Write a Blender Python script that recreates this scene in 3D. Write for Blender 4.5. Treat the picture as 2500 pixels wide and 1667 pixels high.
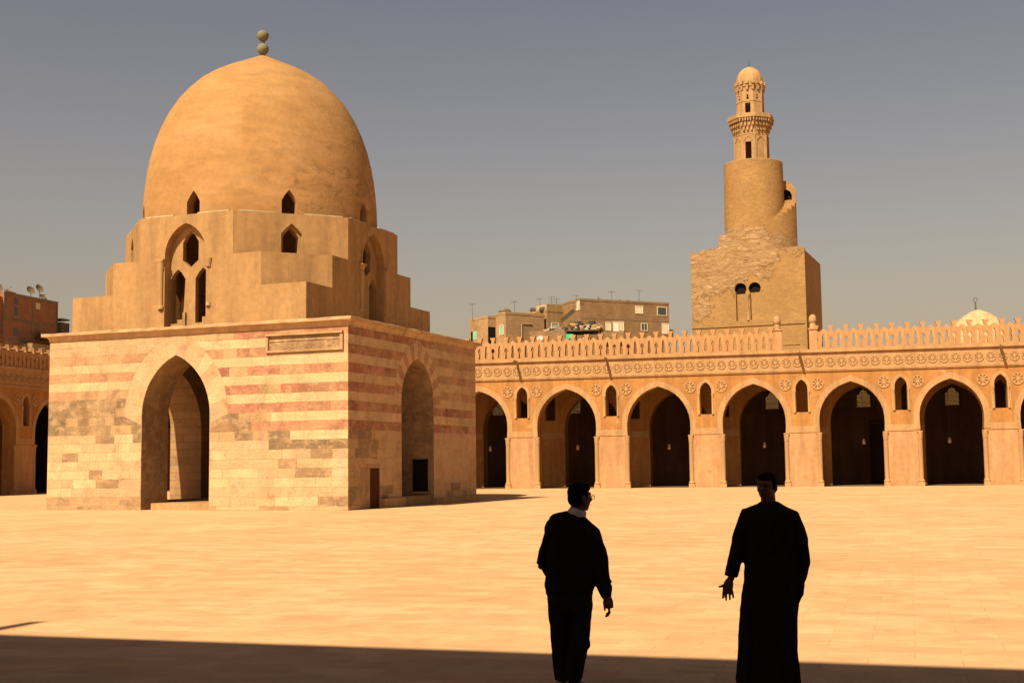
import bpy, bmesh, math, random
from mathutils import Vector, Matrix, noise
from mathutils.geometry import tessellate_polygon
PI = math.pi
rad = math.radians
random.seed(7)

# ------------------------------------------------------------------ scene, camera, sky, sun
for o in list(bpy.data.objects):
    bpy.data.objects.remove(o)
S = bpy.context.scene
COL = S.collection

YAW, PITCH, ROLL = -0.2611, 0.0951, -0.0121
CAM_Z = 1.87
cam_d = bpy.data.cameras.new('camera')
cam = bpy.data.objects.new('camera', cam_d)
COL.objects.link(cam)
F = Vector((math.sin(YAW) * math.cos(PITCH), math.cos(YAW) * math.cos(PITCH), math.sin(PITCH)))
R0 = Vector((math.cos(YAW), -math.sin(YAW), 0))
U0 = R0.cross(F)
R1 = R0 * math.cos(ROLL) + U0 * math.sin(ROLL)
U1 = -R0 * math.sin(ROLL) + U0 * math.cos(ROLL)
M = Matrix((R1, U1, -F)).transposed().to_4x4()
M.translation = Vector((0, 0, CAM_Z))
cam.matrix_world = M
cam_d.sensor_width = 36
cam_d.lens = 3154.3 / 2500 * 36
cam_d.clip_start = 0.1
cam_d.clip_end = 6000
S.camera = cam

SUN_AZ, SUN_EL = rad(15), rad(48)      # horizontal direction in which shadows fall, elevation
sun_d = bpy.data.lights.new('sun', 'SUN')
sun_d.energy = 5.0
sun_d.angle = rad(0.5)
sun_d.color = (1.0, 0.815, 0.54)
sun = bpy.data.objects.new('sun', sun_d)
COL.objects.link(sun)
sdir = Vector((math.sin(SUN_AZ) * math.cos(SUN_EL), math.cos(SUN_AZ) * math.cos(SUN_EL), -math.sin(SUN_EL)))
sun.rotation_euler = sdir.to_track_quat('-Z', 'Y').to_euler()

world = bpy.data.worlds.new('World')
S.world = world
world.use_nodes = True
wn = world.node_tree
for n in list(wn.nodes):
    wn.nodes.remove(n)
wo = wn.nodes.new('ShaderNodeOutputWorld')
bg = wn.nodes.new('ShaderNodeBackground')
sky = wn.nodes.new('ShaderNodeTexSky')
sky.sky_type = 'NISHITA'
sky.sun_disc = False
sky.sun_elevation = SUN_EL
sky.sun_rotation = SUN_AZ + PI          # the sun stands behind the camera
sky.air_density = 1.0
sky.dust_density = 4.0
sky.ozone_density = 1.0
tint = wn.nodes.new('ShaderNodeMix')
tint.data_type = 'RGBA'
tint.blend_type = 'MULTIPLY'
tint.inputs['Factor'].default_value = 1.0
wn.links.new(sky.outputs[0], tint.inputs['A'])
# dusty air: the sky is warm and bright low down, blue-grey higher up
wtc = wn.nodes.new('ShaderNodeTexCoord')
wsep = wn.nodes.new('ShaderNodeSeparateXYZ')
wn.links.new(wtc.outputs['Generated'], wsep.inputs[0])
wr_ = wn.nodes.new('ShaderNodeValToRGB')
wn.links.new(wsep.outputs['Z'], wr_.inputs[0])
els = wr_.color_ramp.elements
els[0].position = 0.0; els[0].color = (2.6, 1.66, 1.04, 1)
els[1].position = 1.0; els[1].color = (0.36, 0.32, 0.29, 1)
for p_, c_ in ((0.14, (2.02, 1.36, 0.92)), (0.34, (1.55, 1.10, 0.84)), (0.55, (0.6, 0.46, 0.40))):
    e_ = els.new(p_); e_.color = (*c_, 1)
wn.links.new(wr_.outputs[0], tint.inputs['B'])
wn.links.new(tint.outputs['Result'], bg.inputs['Color'])
bg.inputs['Strength'].default_value = 0.05
wn.links.new(bg.outputs[0], wo.inputs[0])

S.render.engine = 'CYCLES'
S.view_settings.view_transform = 'Standard'
S.view_settings.look = 'None'
S.view_settings.gamma = 1.0
S.view_settings.exposure = 0.78
S.cycles.max_bounces = 6
S.cycles.diffuse_bounces = 3


# ------------------------------------------------------------------ object helpers
def tag(o, label=None, cat=None, group=None, kind=None):
    if label: o['label'] = label
    if cat: o['category'] = cat
    if group: o['group'] = group
    if kind: o['kind'] = kind
    return o


def empty(name, loc=(0, 0, 0), rz=0.0, label=None, cat=None, group=None):
    o = bpy.data.objects.new(name, None)
    COL.objects.link(o)
    o.location = loc
    o.rotation_euler = (0, 0, rz)
    o.empty_display_size = 0.2
    return tag(o, label, cat, group)


def copy_tree(o, parent=None):
    c = o.copy()
    COL.objects.link(c)
    c.parent = parent
    for ch in list(o.children):
        copy_tree(ch, c)
    return c


class MB:
    def __init__(s):
        s.v = []; s.f = []; s.c = []; s.cur = None; s.T = None

    def pt(s, p):
        p = Vector(p)
        if s.T is not None:
            p = s.T @ p
        s.v.append(p)
        return len(s.v) - 1

    def face(s, idx):
        s.f.append(tuple(idx)); s.c.append(s.cur)

    def box(s, a, b):
        (x0, y0, z0), (x1, y1, z1) = a, b
        i = [s.pt(p) for p in ((x0, y0, z0), (x1, y0, z0), (x1, y1, z0), (x0, y1, z0),
                               (x0, y0, z1), (x1, y0, z1), (x1, y1, z1), (x0, y1, z1))]
        for q in ((0, 3, 2, 1), (4, 5, 6, 7), (0, 1, 5, 4), (1, 2, 6, 5), (2, 3, 7, 6), (3, 0, 4, 7)):
            s.face([i[k] for k in q])

    def prism(s, poly, z0, z1):
        """poly in xy (counter-clockwise), extruded in z"""
        n = len(poly)
        a = [s.pt((x, y, z0)) for x, y in poly]
        b = [s.pt((x, y, z1)) for x, y in poly]
        tri = tessellate_polygon([[Vector((x, y, 0)) for x, y in poly]])
        for t in tri:
            s.face([b[k] for k in t]); s.face([a[k] for k in reversed(t)])
        for k in range(n):
            m = (k + 1) % n
            s.face((a[k], a[m], b[m], b[k]))

    def plate(s, loops, y0, y1):
        """loops in xz: outline then holes; front at y0, back at y1"""
        tri = tessellate_polygon([[Vector((x, z, 0)) for x, z in L] for L in loops])
        A = []; B = []; off = []
        for L in loops:
            off.append(len(A))
            for x, z in L:
                A.append(s.pt((x, y0, z))); B.append(s.pt((x, y1, z)))
        for t in tri:
            s.face([A[k] for k in t]); s.face([B[k] for k in reversed(t)])
        for L, o in zip(loops, off):
            n = len(L)
            for k in range(n):
                m = (k + 1) % n
                s.face((A[o + k], A[o + m], B[o + m], B[o + k]))

    def strip(s, inner, outer, y0, y1):
        """band between two open polylines in xz, thickness y0..y1"""
        n = len(inner)
        I0 = [s.pt((x, y0, z)) for x, z in inner]; O0 = [s.pt((x, y0, z)) for x, z in outer]
        I1 = [s.pt((x, y1, z)) for x, z in inner]; O1 = [s.pt((x, y1, z)) for x, z in outer]
        for k in range(n - 1):
            s.face((I0[k], I0[k + 1], O0[k + 1], O0[k]))
            s.face((O0[k], O0[k + 1], O1[k + 1], O1[k]))
            s.face((I0[k + 1], I0[k], I1[k], I1[k + 1]))
        s.face((I0[0], O0[0], O1[0], I1[0])); s.face((O0[-1], I0[-1], I1[-1], O1[-1]))

    def lathe(s, prof, seg=24, cx=0, cy=0, a0=0.0, a1=2 * PI, rib=None):
        full = abs(a1 - a0 - 2 * PI) < 1e-6
        n = seg if full else seg + 1
        rings = []
        for r, z in prof:
            ring = []
            for k in range(n):
                a = a0 + (a1 - a0) * k / seg
                rr = r if rib is None else r * rib(a, z)
                ring.append(s.pt((cx + rr * math.cos(a), cy + rr * math.sin(a), z)))
            rings.append(ring)
        for i in range(len(rings) - 1):
            for k in range(n if full else n - 1):
                m = (k + 1) % n
                s.face((rings[i][k], rings[i][m], rings[i + 1][m], rings[i + 1][k]))
        if full:
            s.face(list(reversed(rings[0]))); s.face(rings[-1])

    def tube(s, pts, rs, seg=12, up=(0, 1, 0)):
        """closed loft along a polyline; rs = radius or (rx, ry) per point"""
        pts = [Vector(p) for p in pts]
        rings = []
        for i, p in enumerate(pts):
            if i == 0: d = pts[1] - p
            elif i == len(pts) - 1: d = p - pts[i - 1]
            else: d = (pts[i + 1] - p).normalized() + (p - pts[i - 1]).normalized()
            d.normalize()
            u = Vector(up)
            x = d.cross(u)
            if x.length < 1e-3: x = d.cross(Vector((1, 0, 0)))
            x.normalize(); y = x.cross(d)
            r = rs[i] if isinstance(rs, (list, tuple)) else rs
            rx, ry = r if isinstance(r, (list, tuple)) else (r, r)
            rings.append([s.pt(p + x * (rx * math.cos(2 * PI * k / seg)) + y * (ry * math.sin(2 * PI * k / seg))) for k in range(seg)])
        for i in range(len(rings) - 1):
            for k in range(seg):
                m = (k + 1) % seg
                s.face((rings[i][k], rings[i][m], rings[i + 1][m], rings[i + 1][k]))
        s.face(list(reversed(rings[0]))); s.face(rings[-1])

    def ball(s, c, r, seg=16):
        rx, ry, rz = r if isinstance(r, (list, tuple)) else (r, r, r)
        prev = None
        top = s.pt((c[0], c[1], c[2] + rz)); bot = s.pt((c[0], c[1], c[2] - rz))
        m = seg // 2
        for i in range(1, m):
            t = PI * i / m
            ring = [s.pt((c[0] + rx * math.sin(t) * math.cos(2 * PI * k / seg), c[1] + ry * math.sin(t) * math.sin(2 * PI * k / seg), c[2] + rz * math.cos(t))) for k in range(seg)]
            for k in range(seg):
                q = (k + 1) % seg
                if prev is None: s.face((top, ring[k], ring[q]))
                else: s.face((prev[k], ring[k], ring[q], prev[q]))
            prev = ring
        for k in range(seg):
            s.face((prev[k], bot, prev[(k + 1) % seg]))

    def build(s, name, mat, parent=None, smooth=False, recalc=True, bevel=0):
        me = bpy.data.meshes.new(name)
        me.from_pydata([tuple(p) for p in s.v], [], s.f)
        me.materials.append(mat)
        if any(c is not None for c in s.c):
            at = me.color_attributes.new('stone', 'FLOAT_COLOR', 'CORNER')
            k = 0
            for f, c in zip(s.f, s.c):
                c = c or MORTAR
                for _ in f:
                    at.data[k].color = (c[0], c[1], c[2], 1); k += 1
        if recalc:
            bm = bmesh.new(); bm.from_mesh(me)
            bmesh.ops.recalc_face_normals(bm, faces=bm.faces)
            bm.to_mesh(me); bm.free()
        if smooth:
            me.shade_smooth()
            if smooth is not True:
                me.set_sharp_from_angle(angle=rad(smooth))
        me.update()
        o = bpy.data.objects.new(name, me)
        COL.objects.link(o)
        o.parent = parent
        return o


MORTAR = (.40, .275, .165)
KA = 0.62


# ------------------------------------------------------------------ material helpers
def newmat(name, rough=0.9):
    m = bpy.data.materials.new(name)
    m.use_nodes = True
    nt = m.node_tree
    b = nt.nodes['Principled BSDF']
    b.inputs['Roughness'].default_value = rough
    b.inputs['Specular IOR Level'].default_value = 0.15
    return m, nt, b


def N(nt, typ, **kw):
    n = nt.nodes.new(typ)
    for k, v in kw.items():
        if k in n.inputs: n.inputs[k].default_value = v
        else: setattr(n, k, v)
    return n


def coords(nt, scale=(1, 1, 1), obj=True):
    tc = nt.nodes.new('ShaderNodeTexCoord')
    mp = nt.nodes.new('ShaderNodeMapping')
    mp.inputs['Scale'].default_value = scale
    nt.links.new(tc.outputs['Object' if obj else 'Generated'], mp.inputs[0])
    return mp.outputs[0]


def ramp(nt, fac, stops):
    r = nt.nodes.new('ShaderNodeValToRGB')
    e = r.color_ramp.elements
    while len(e) < len(stops): e.new(0.5)
    for i, (p, c) in enumerate(stops):
        e[i].position = p
        e[i].color = (c[0], c[1], c[2], 1) if not isinstance(c, (int, float)) else (c, c, c, 1)
    nt.links.new(fac, r.inputs[0])
    return r.outputs[0]


def noisef(nt, vec, scale, detail=5, rough=0.55, dist=0.0):
    n = N(nt, 'ShaderNodeTexNoise', Scale=scale, Detail=detail, Roughness=rough, Distortion=dist)
    nt.links.new(vec, n.inputs['Vector'])
    return n.outputs[0]


def mix(nt, fac, a, b, mode='MIX'):
    n = nt.nodes.new('ShaderNodeMix')
    n.data_type = 'RGBA'; n.blend_type = mode
    for inp, v in (('Factor', fac), ('A', a), ('B', b)):
        if hasattr(v, 'links') or hasattr(v, 'is_output'):
            nt.links.new(v, n.inputs[inp])
        elif isinstance(v, (int, float)):
            n.inputs[inp].default_value = v
        else:
            n.inputs[inp].default_value = (v[0], v[1], v[2], 1)
    return n.outputs['Result']


def math_(nt, op, a, b=0.0):
    n = nt.nodes.new('ShaderNodeMath'); n.operation = op
    for i, v in enumerate((a, b)):
        if isinstance(v, (int, float)): n.inputs[i].default_value = v
        else: nt.links.new(v, n.inputs[i])
    return n.outputs[0]


def bump(nt, b, h, dist=0.02, strength=0.6):
    n = N(nt, 'ShaderNodeBump', Strength=strength, Distance=dist)
    nt.links.new(h, n.inputs['Height'])
    nt.links.new(n.outputs[0], b.inputs['Normal'])


def plaster(name, lo, hi, patch=None, patch_amt=0.0, big=0.25, fine=3.0, bumpd=0.02, streak=True):
    m, nt, b = newmat(name)
    v = coords(nt)
    lo, hi = tuple(k * KA for k in lo), tuple(k * KA for k in hi)
    if patch: patch = tuple(k * KA for k in patch)
    n1 = noisef(nt, v, big, 6, 0.6, 0.4)
    c = ramp(nt, n1, [(0.32, lo), (0.68, hi)])
    n2 = noisef(nt, v, fine, 6, 0.65)
    c = mix(nt, 1.0, c, ramp(nt, n2, [(0.3, 0.84), (0.7, 1.1)]), 'MULTIPLY')
    if streak:
        vs = coords(nt, (1.6, 1.6, 0.22))
        n3 = noisef(nt, vs, 1.0, 5, 0.6)
        c = mix(nt, 1.0, c, ramp(nt, n3, [(0.35, 0.80), (0.6, 1.07)]), 'MULTIPLY')
    if patch:
        n4 = noisef(nt, v, 0.7, 8, 0.62, 0.6)
        f = ramp(nt, n4, [(0.62 - patch_amt, 0.0), (0.66 - patch_amt, 1.0)])
        c = mix(nt, f, c, patch)
    nt.links.new(c, b.inputs['Base Color'])
    bump(nt, b, n2, bumpd)
    return m


OCHRE_LO, OCHRE_HI = (.50, .235, .075), (.60, .30, .105)
M_arcade = plaster('arcade_plaster', (.52, .25, .082), (.61, .305, .105), (.62, .36, .165), -0.01)
M_stucco = plaster('carved_stucco', (.58, .345, .165), (.66, .40, .195), big=0.6, fine=7, bumpd=0.03)
M_pier = plaster('pier_plaster', (.64, .36, .18), (.70, .41, .21), (.60, .30, .13), -0.01)
M_backwall = plaster('shade_toned_wall', (.15, .085, .045), (.21, .12, .065), big=.3, fine=2)  # brown darkened to paint in the gloom behind the arches
M_aisle = plaster('shade_toned_floor', (.16, .10, .06), (.22, .14, .08), big=.3, fine=5)  # floor tone darkened to put the aisle shade into the colour
M_merlon = plaster('parapet_plaster', (.60, .335, .155), (.69, .385, .18), big=.4)
M_drum = plaster('drum_plaster', (.48, .288, .128), (.55, .335, .155), (.54, .345, .175), -0.02)
M_wood = plaster('dark_wood', (.07, .035, .018), (.11, .055, .028), big=1.0, fine=12, bumpd=.005)
M_door = plaster('door_wood', (.09, .03, .015), (.13, .05, .025), big=1.0, fine=12, bumpd=.005)
M_iron = plaster('finial_metal', (.12, .12, .08), (.20, .20, .13), big=1.5, fine=8, bumpd=.004, streak=False)
M_verd = plaster('patinated_copper', (.20, .20, .12), (.30, .29, .18), big=1.2, fine=6, bumpd=.006, streak=False)
M_dark = plaster('painted_dark', (.012, .008, .004), (.02, .013, .006), bumpd=.002, streak=False)  # near-black fill, paints in the darkness of openings left solid
M_metal = plaster('weathered_steel', (.10, .085, .065), (.17, .14, .10), big=2, fine=10, bumpd=.003, streak=False)


def dome_mat():
    m, nt, b = newmat('dome_plaster')
    v = coords(nt)
    n1 = noisef(nt, v, 0.35, 7, 0.62, 0.5)
    c = ramp(nt, n1, [(0.28, (.30, .162, .062)), (0.5, (.335, .19, .078)), (0.74, (.37, .22, .10))])
    vs = coords(nt, (1.0, 1.0, 3.2))
    n2 = noisef(nt, vs, 0.8, 6, 0.6)
    c = mix(nt, 1.0, c, ramp(nt, n2, [(0.3, 0.86), (0.65, 1.08)]), 'MULTIPLY')
    n3 = noisef(nt, v, 4.0, 6, 0.7)
    c = mix(nt, 1.0, c, ramp(nt, n3, [(0.3, 0.90), (0.7, 1.07)]), 'MULTIPLY')
    # dark weathering stains low on the side that faces away from the gate
    sep = nt.nodes.new('ShaderNodeSeparateXYZ')
    nt.links.new(coords(nt), sep.inputs[0])
    st = noisef(nt, coords(nt, (1, 1, 1.8)), 0.75, 9, 0.72, 0.8)
    side = ramp(nt, math_(nt, 'ADD', math_(nt, 'MULTIPLY', sep.outputs['X'], 0.085), math_(nt, 'ADD', math_(nt, 'MULTIPLY', sep.outputs['Z'], -0.055), 0.18)), [(0.0, 0.0), (0.5, 1.0)])
    # x up to +5.8, z 0..9.5 in dome space
    side = math_(nt, 'MULTIPLY', side, side)
    f = math_(nt, 'MULTIPLY', ramp(nt, st, [(0.50, 0.0), (0.68, 0.75)]), side)
    c = mix(nt, f, c, (.13, .068, .028))
    nt.links.new(c, b.inputs['Base Color'])
    bump(nt, b, n3, 0.03)
    return m


M_dome = dome_mat()


def stone_attr_mat():
    m, nt, b = newmat('ablaq_masonry')
    at = nt.nodes.new('ShaderNodeVertexColor'); at.layer_name = 'stone'
    v = coords(nt)
    n1 = noisef(nt, v, 1.1, 8, 0.68, 0.5)
    c = mix(nt, 1.0, at.outputs[0], ramp(nt, n1, [(0.30, 0.62), (0.5, 0.98), (0.72, 1.16)]), 'MULTIPLY')
    n2 = noisef(nt, v, 9.0, 5, 0.6)
    c = mix(nt, 1.0, c, ramp(nt, n2, [(0.3, 0.84), (0.7, 1.12)]), 'MULTIPLY')
    # patches where the face of the stone has flaked to pale lime
    n3 = noisef(nt, coords(nt, (1, 1, 1.5)), 1.6, 8, 0.66, .3)
    f = ramp(nt, n3, [(0.50, 0.0), (0.62, 0.5)])
    c = mix(nt, f, c, (.46, .315, .18))
    n4 = noisef(nt, coords(nt, (1, 1, 1.4)), 0.7, 8, 0.7, .3)
    f = ramp(nt, n4, [(0.58, 0.0), (0.72, 0.55)])
    c = mix(nt, f, c, (.22, .135, .066))
    # dust and lime washed over everything in soft vertical clouds
    n7 = noisef(nt, coords(nt, (.55, .55, .35)), 1.0, 6, .6, .4)
    c = mix(nt, ramp(nt, n7, [(0.42, 0.0), (0.62, 0.30)]), c, (.47, .305, .165))
    nt.links.new(c, b.inputs['Base Color'])
    h = math_(nt, 'ADD', n2, math_(nt, 'MULTIPLY', n3, 0.8))
    bump(nt, b, h, 0.035, 0.8)
    return m


M_stone = stone_attr_mat()


def brick_mat(name, c1, c2, mortar, w=0.25, h=0.075, squash=1.0, stain=(.3, .22, .14)):
    c1, c2, mortar, stain = (tuple(k * KA for k in c) for c in (c1, c2, mortar, stain))
    m, nt, b = newmat(name)
    tc = nt.nodes.new('ShaderNodeTexCoord')
    sep = nt.nodes.new('ShaderNodeSeparateXYZ'); nt.links.new(tc.outputs['Object'], sep.inputs[0])
    cmb = nt.nodes.new('ShaderNodeCombineXYZ')
    nt.links.new(math_(nt, 'ADD', sep.outputs[0], sep.outputs[1]), cmb.inputs[0])
    nt.links.new(sep.outputs[2], cmb.inputs[1])
    br = nt.nodes.new('ShaderNodeTexBrick')
    nt.links.new(cmb.outputs[0], br.inputs['Vector'])
    br.inputs['Color1'].default_value = (*c1, 1); br.inputs['Color2'].default_value = (*c2, 1)
    br.inputs['Mortar'].default_value = (*mortar, 1)
    br.inputs['Scale'].default_value = 1.0
    br.inputs['Brick Width'].default_value = w; br.inputs['Row Height'].default_value = h
    br.inputs['Mortar Size'].default_value = h * 0.09
    v = coords(nt)
    n1 = noisef(nt, v, 0.5, 7, 0.65, .4)
    c = mix(nt, 1.0, br.outputs[0], ramp(nt, n1, [(0.3, 0.7), (0.7, 1.15)]), 'MULTIPLY')
    n2 = noisef(nt, v, 1.3, 8, 0.7, .6)
    c = mix(nt, ramp(nt, n2, [(0.58, 0.0), (0.68, 0.8)]), c, stain)
    nt.links.new(c, b.inputs['Base Color'])
    bump(nt, b, math_(nt, 'ADD', math_(nt, 'MULTIPLY', br.outputs['Fac'], -0.5), n2), 0.03)
    return m


M_redbrick = brick_mat('red_brick', (.46, .20, .105), (.52, .25, .13), (.42, .28, .17), stain=(.42, .25, .14))
M_dunbrick = brick_mat('dun_brick', (.36, .22, .105), (.43, .27, .135), (.32, .22, .13), 0.5, .2, stain=(.30, .19, .09))
M_lightbrick = brick_mat('pale_brick', (.50, .32, .16), (.60, .40, .22), (.42, .28, .16), 0.5, .2, stain=(.42, .27, .13))
M_ashlar = brick_mat('room_masonry', (.46, .27, .12), (.56, .34, .17), (.42, .27, .15), 0.9, .4145, stain=(.26, .15, .07))
M_render = plaster('cement_render', (.44, .29, .14), (.52, .35, .18))
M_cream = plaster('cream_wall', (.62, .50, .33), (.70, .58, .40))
M_concrete = plaster('concrete_frame', (.30, .21, .13), (.38, .27, .17), big=1)


def minaret_mat():
    """ochre render that has fallen off over the upper left of the base and in patches, showing rubble stone"""
    m, nt, b = newmat('minaret_render')
    v = coords(nt)
    n1 = noisef(nt, v, 0.4, 7, 0.6, .4)
    c = ramp(nt, n1, [(0.3, (.285, .165, .064)), (0.7, (.35, .21, .085))])
    n2 = noisef(nt, v, 3.0, 6, 0.65)
    c = mix(nt, 1.0, c, ramp(nt, n2, [(0.3, 0.86), (0.7, 1.08)]), 'MULTIPLY')
    sep = nt.nodes.new('ShaderNodeSeparateXYZ'); nt.links.new(v, sep.inputs[0])
    # how far up and left: -0.22*x + 0.22*(z-20)
    g = math_(nt, 'ADD', math_(nt, 'MULTIPLY', sep.outputs[0], -0.060), math_(nt, 'MULTIPLY', math_(nt, 'SUBTRACT', sep.outputs[2], 20.5), 0.096))
    up = math_(nt, 'MULTIPLY', math_(nt, 'MAXIMUM', math_(nt, 'SUBTRACT', sep.outputs[2], 25.0), 0.0), -0.36)
    nn = noisef(nt, v, 0.55, 9, 0.62, .5)
    val = math_(nt, 'ADD', math_(nt, 'ADD', g, up), math_(nt, 'MULTIPLY', nn, 1.25))
    f = ramp(nt, val, [(0.645, 0.0), (0.665, 1.0)])
    st = noisef(nt, coords(nt, (1.2, 1.2, 3.4)), 1.0, 8, 0.72, 1.0)
    stone = ramp(nt, st, [(0.36, (.20, .12, .058)), (0.47, (.33, .21, .105)), (0.58, (.37, .235, .12)), (0.64, (.58, .41, .235))])
    c = mix(nt, f, c, stone)
    # a few cracks / exposed courses on the tower
    cr = noisef(nt, coords(nt, (.7, .7, 2.6)), 0.8, 8, 0.7, 1.6)
    c = mix(nt, ramp(nt, cr, [(0.50, 0.0), (0.56, .6), (0.66, 0.2)]), c, (.235, .14, .062))
    nt.links.new(c, b.inputs['Base Color'])
    bump(nt, b, math_(nt, 'ADD', n2, math_(nt, 'MULTIPLY', math_(nt, 'MULTIPLY', st, f), 3.0)), 0.07, .8)
    return m


M_minaret = minaret_mat()
M_limestone = plaster('carved_limestone', (.52, .32, .15), (.66, .43, .22), (.40, .23, .10), -0.02, big=0.8, fine=4)


def ground_mat():
    m, nt, b = newmat('courtyard_paving', 0.8)
    tc = nt.nodes.new('ShaderNodeTexCoord')
    mp = nt.nodes.new('ShaderNodeMapping'); mp.inputs['Rotation'].default_value = (0, 0, rad(2))
    nt.links.new(tc.outputs['Object'], mp.inputs[0])
    br = nt.nodes.new('ShaderNodeTexBrick')
    dn = N(nt, 'ShaderNodeTexNoise', Scale=.8, Detail=3); nt.links.new(mp.outputs[0], dn.inputs['Vector'])
    nt.links.new(mix(nt, .035, mp.outputs[0], dn.outputs['Color'], 'ADD'), br.inputs['Vector'])
    br.inputs['Color1'].default_value = (.525, .325, .182, 1)
    br.inputs['Color2'].default_value = (.59, .39, .222, 1)
    br.inputs['Mortar'].default_value = (.48, .30, .165, 1)
    br.inputs['Scale'].default_value = 1.0
    br.inputs['Brick Width'].default_value = 0.85; br.inputs['Row Height'].default_value = 0.42
    br.inputs['Mortar Size'].default_value = 0.007
    br.inputs['Mortar Smooth'].default_value = 0.4
    v = coords(nt)
    n1 = noisef(nt, v, 0.22, 6, 0.6, .5)
    c = mix(nt, 1.0, br.outputs[0], ramp(nt, n1, [(0.32, (.90, .86, .80)), (0.68, (1.06, 1.06, 1.04))]), 'MULTIPLY')
    n2 = noisef(nt, v, 1.4, 8, 0.65, .6)
    c = mix(nt, 1.0, c, ramp(nt, n2, [(0.3, 0.80), (0.7, 1.10)]), 'MULTIPLY')
    n8 = noisef(nt, v, 3.2, 8, .7, .5)
    c = mix(nt, ramp(nt, n8, [(0.62, 0.0), (0.72, .5)]), c, (.36, .22, .12))
    n5 = noisef(nt, coords(nt, (.8, 1.6, 1)), .55, 7, 0.66, .8)
    c = mix(nt, ramp(nt, n5, [(0.52, 0.0), (0.66, .65)]), c, (.52, .285, .14))
    n6 = noisef(nt, coords(nt, (.7, 1.9, 1)), .8, 7, 0.66, .6)
    c = mix(nt, ramp(nt, n6, [(0.55, 0.0), (0.68, .6)]), c, (.62, .42, .235))
    n3 = noisef(nt, v, 30, 3, 0.6)
    c = mix(nt, 1.0, c, ramp(nt, n3, [(0.3, 0.95), (0.7, 1.04)]), 'MULTIPLY')
    nt.links.new(c, b.inputs['Base Color'])
    bump(nt, b, math_(nt, 'ADD', n2, math_(nt, 'MULTIPLY', br.outputs['Fac'], -.4)), 0.01, .5)
    return m


M_ground = ground_mat()


def flat(name, c, rough=.6, spec=.2):
    m, nt, b = newmat(name, rough)
    v = coords(nt)
    n = noisef(nt, v, 14, 4)
    cc = mix(nt, 1.0, c, ramp(nt, n, [(0.3, 0.88), (0.7, 1.08)]), 'MULTIPLY')
    nt.links.new(cc, b.inputs['Base Color'])
    b.inputs['Specular IOR Level'].default_value = spec
    return m


# ------------------------------------------------------------------ 2D profiles
ARC_HALF = [(0, 0), (.10, .035), (.20, .07), (.37, .145), (.52, .24), (.66, .365), (.79, .53), (.89, .71), (.96, .90), (.995, 1.12), (1.0, 1.35), (.985, 1.64)]


def mosque_arch(cx, a, z0, zapex, off=0.0, zcut=None):
    """polyline left-bottom -> apex -> right-bottom (horseshoe-pointed arch of the arcades), off = offset outwards"""
    pts = []
    for t, d in ARC_HALF:
        pts.append((t * a, zapex - d * a))
    if off:
        q = []
        for i, (x, z) in enumerate(pts):
            if i == 0:
                q.append((0, z + off * 1.08)); continue
            px, pz = pts[i - 1]
            nx, nz = pts[min(i + 1, len(pts) - 1)]
            tx, tz = nx - px, nz - pz
            l = math.hypot(tx, tz)
            q.append((x - tz / l * off, z + tx / l * off))
        pts = q
    if zcut is not None:
        pts = [(x, max(z, zcut)) for x, z in pts]
    right = [(cx + x, z) for x, z in pts]
    left = [(cx - x, z) for x, z in reversed(pts[1:])]
    out = left + right
    if z0 is not None:
        out = [(left[0][0] - .02, z0)] + out if False else [(cx - a * .985, z0)] + out + [(cx + a * .985, z0)]
    return out


def two_arch(cx, a, z0, zspring, zapex, n=8):
    r = zapex - zspring
    Rr = (r * r + a * a) / (2 * a)
    pts = []
    th1 = math.acos((Rr - a) / Rr)
    for k in range(n + 1):
        t = th1 * k / n
        pts.append((a - Rr + Rr * math.cos(t), zspring + Rr * math.sin(t)))   # right spring -> apex
    pts[-1] = (0, zapex)
    right = [(cx + x, z) for x, z in reversed(pts)]
    left = [(cx - x, z) for x, z in pts[:-1]]
    out = left + right
    if z0 is not None:
        out = [(cx - a, z0)] + out + [(cx + a, z0)]
    return out


# ------------------------------------------------------------------ ground
g = MB()
g.face([g.pt(p) for p in ((-2500, -600, 0), (2500, -600, 0), (2500, 4000, 0), (-2500, 4000, 0))])
tag(g.build('ground', M_ground, recalc=False), kind='structure')

# ------------------------------------------------------------------ arcades of the courtyard
ZTOP = 9.9
PW = 1.25            # half pier width
TH = 1.27


def rosette_mb(r, d, petals=8):
    b = MB()
    n = 32
    outer = [(r * math.cos(2 * PI * k / n), r * math.sin(2 * PI * k / n)) for k in range(n)]
    loops = [outer]
    for p in range(petals):
        a = 2 * PI * (p + .5) / petals
        tear = []
        for (l, w) in ((.20, 0), (.45, .10), (.66, .17), (.80, .13), (.85, 0), (.80, -.13), (.66, -.17), (.45, -.10)):
            tear.append((r * (l * math.cos(a) - w * math.sin(a)), r * (l * math.sin(a) + w * math.cos(a))))
        loops.append(tear)
    b.plate(loops, -d, 0.0)
    return b


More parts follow.
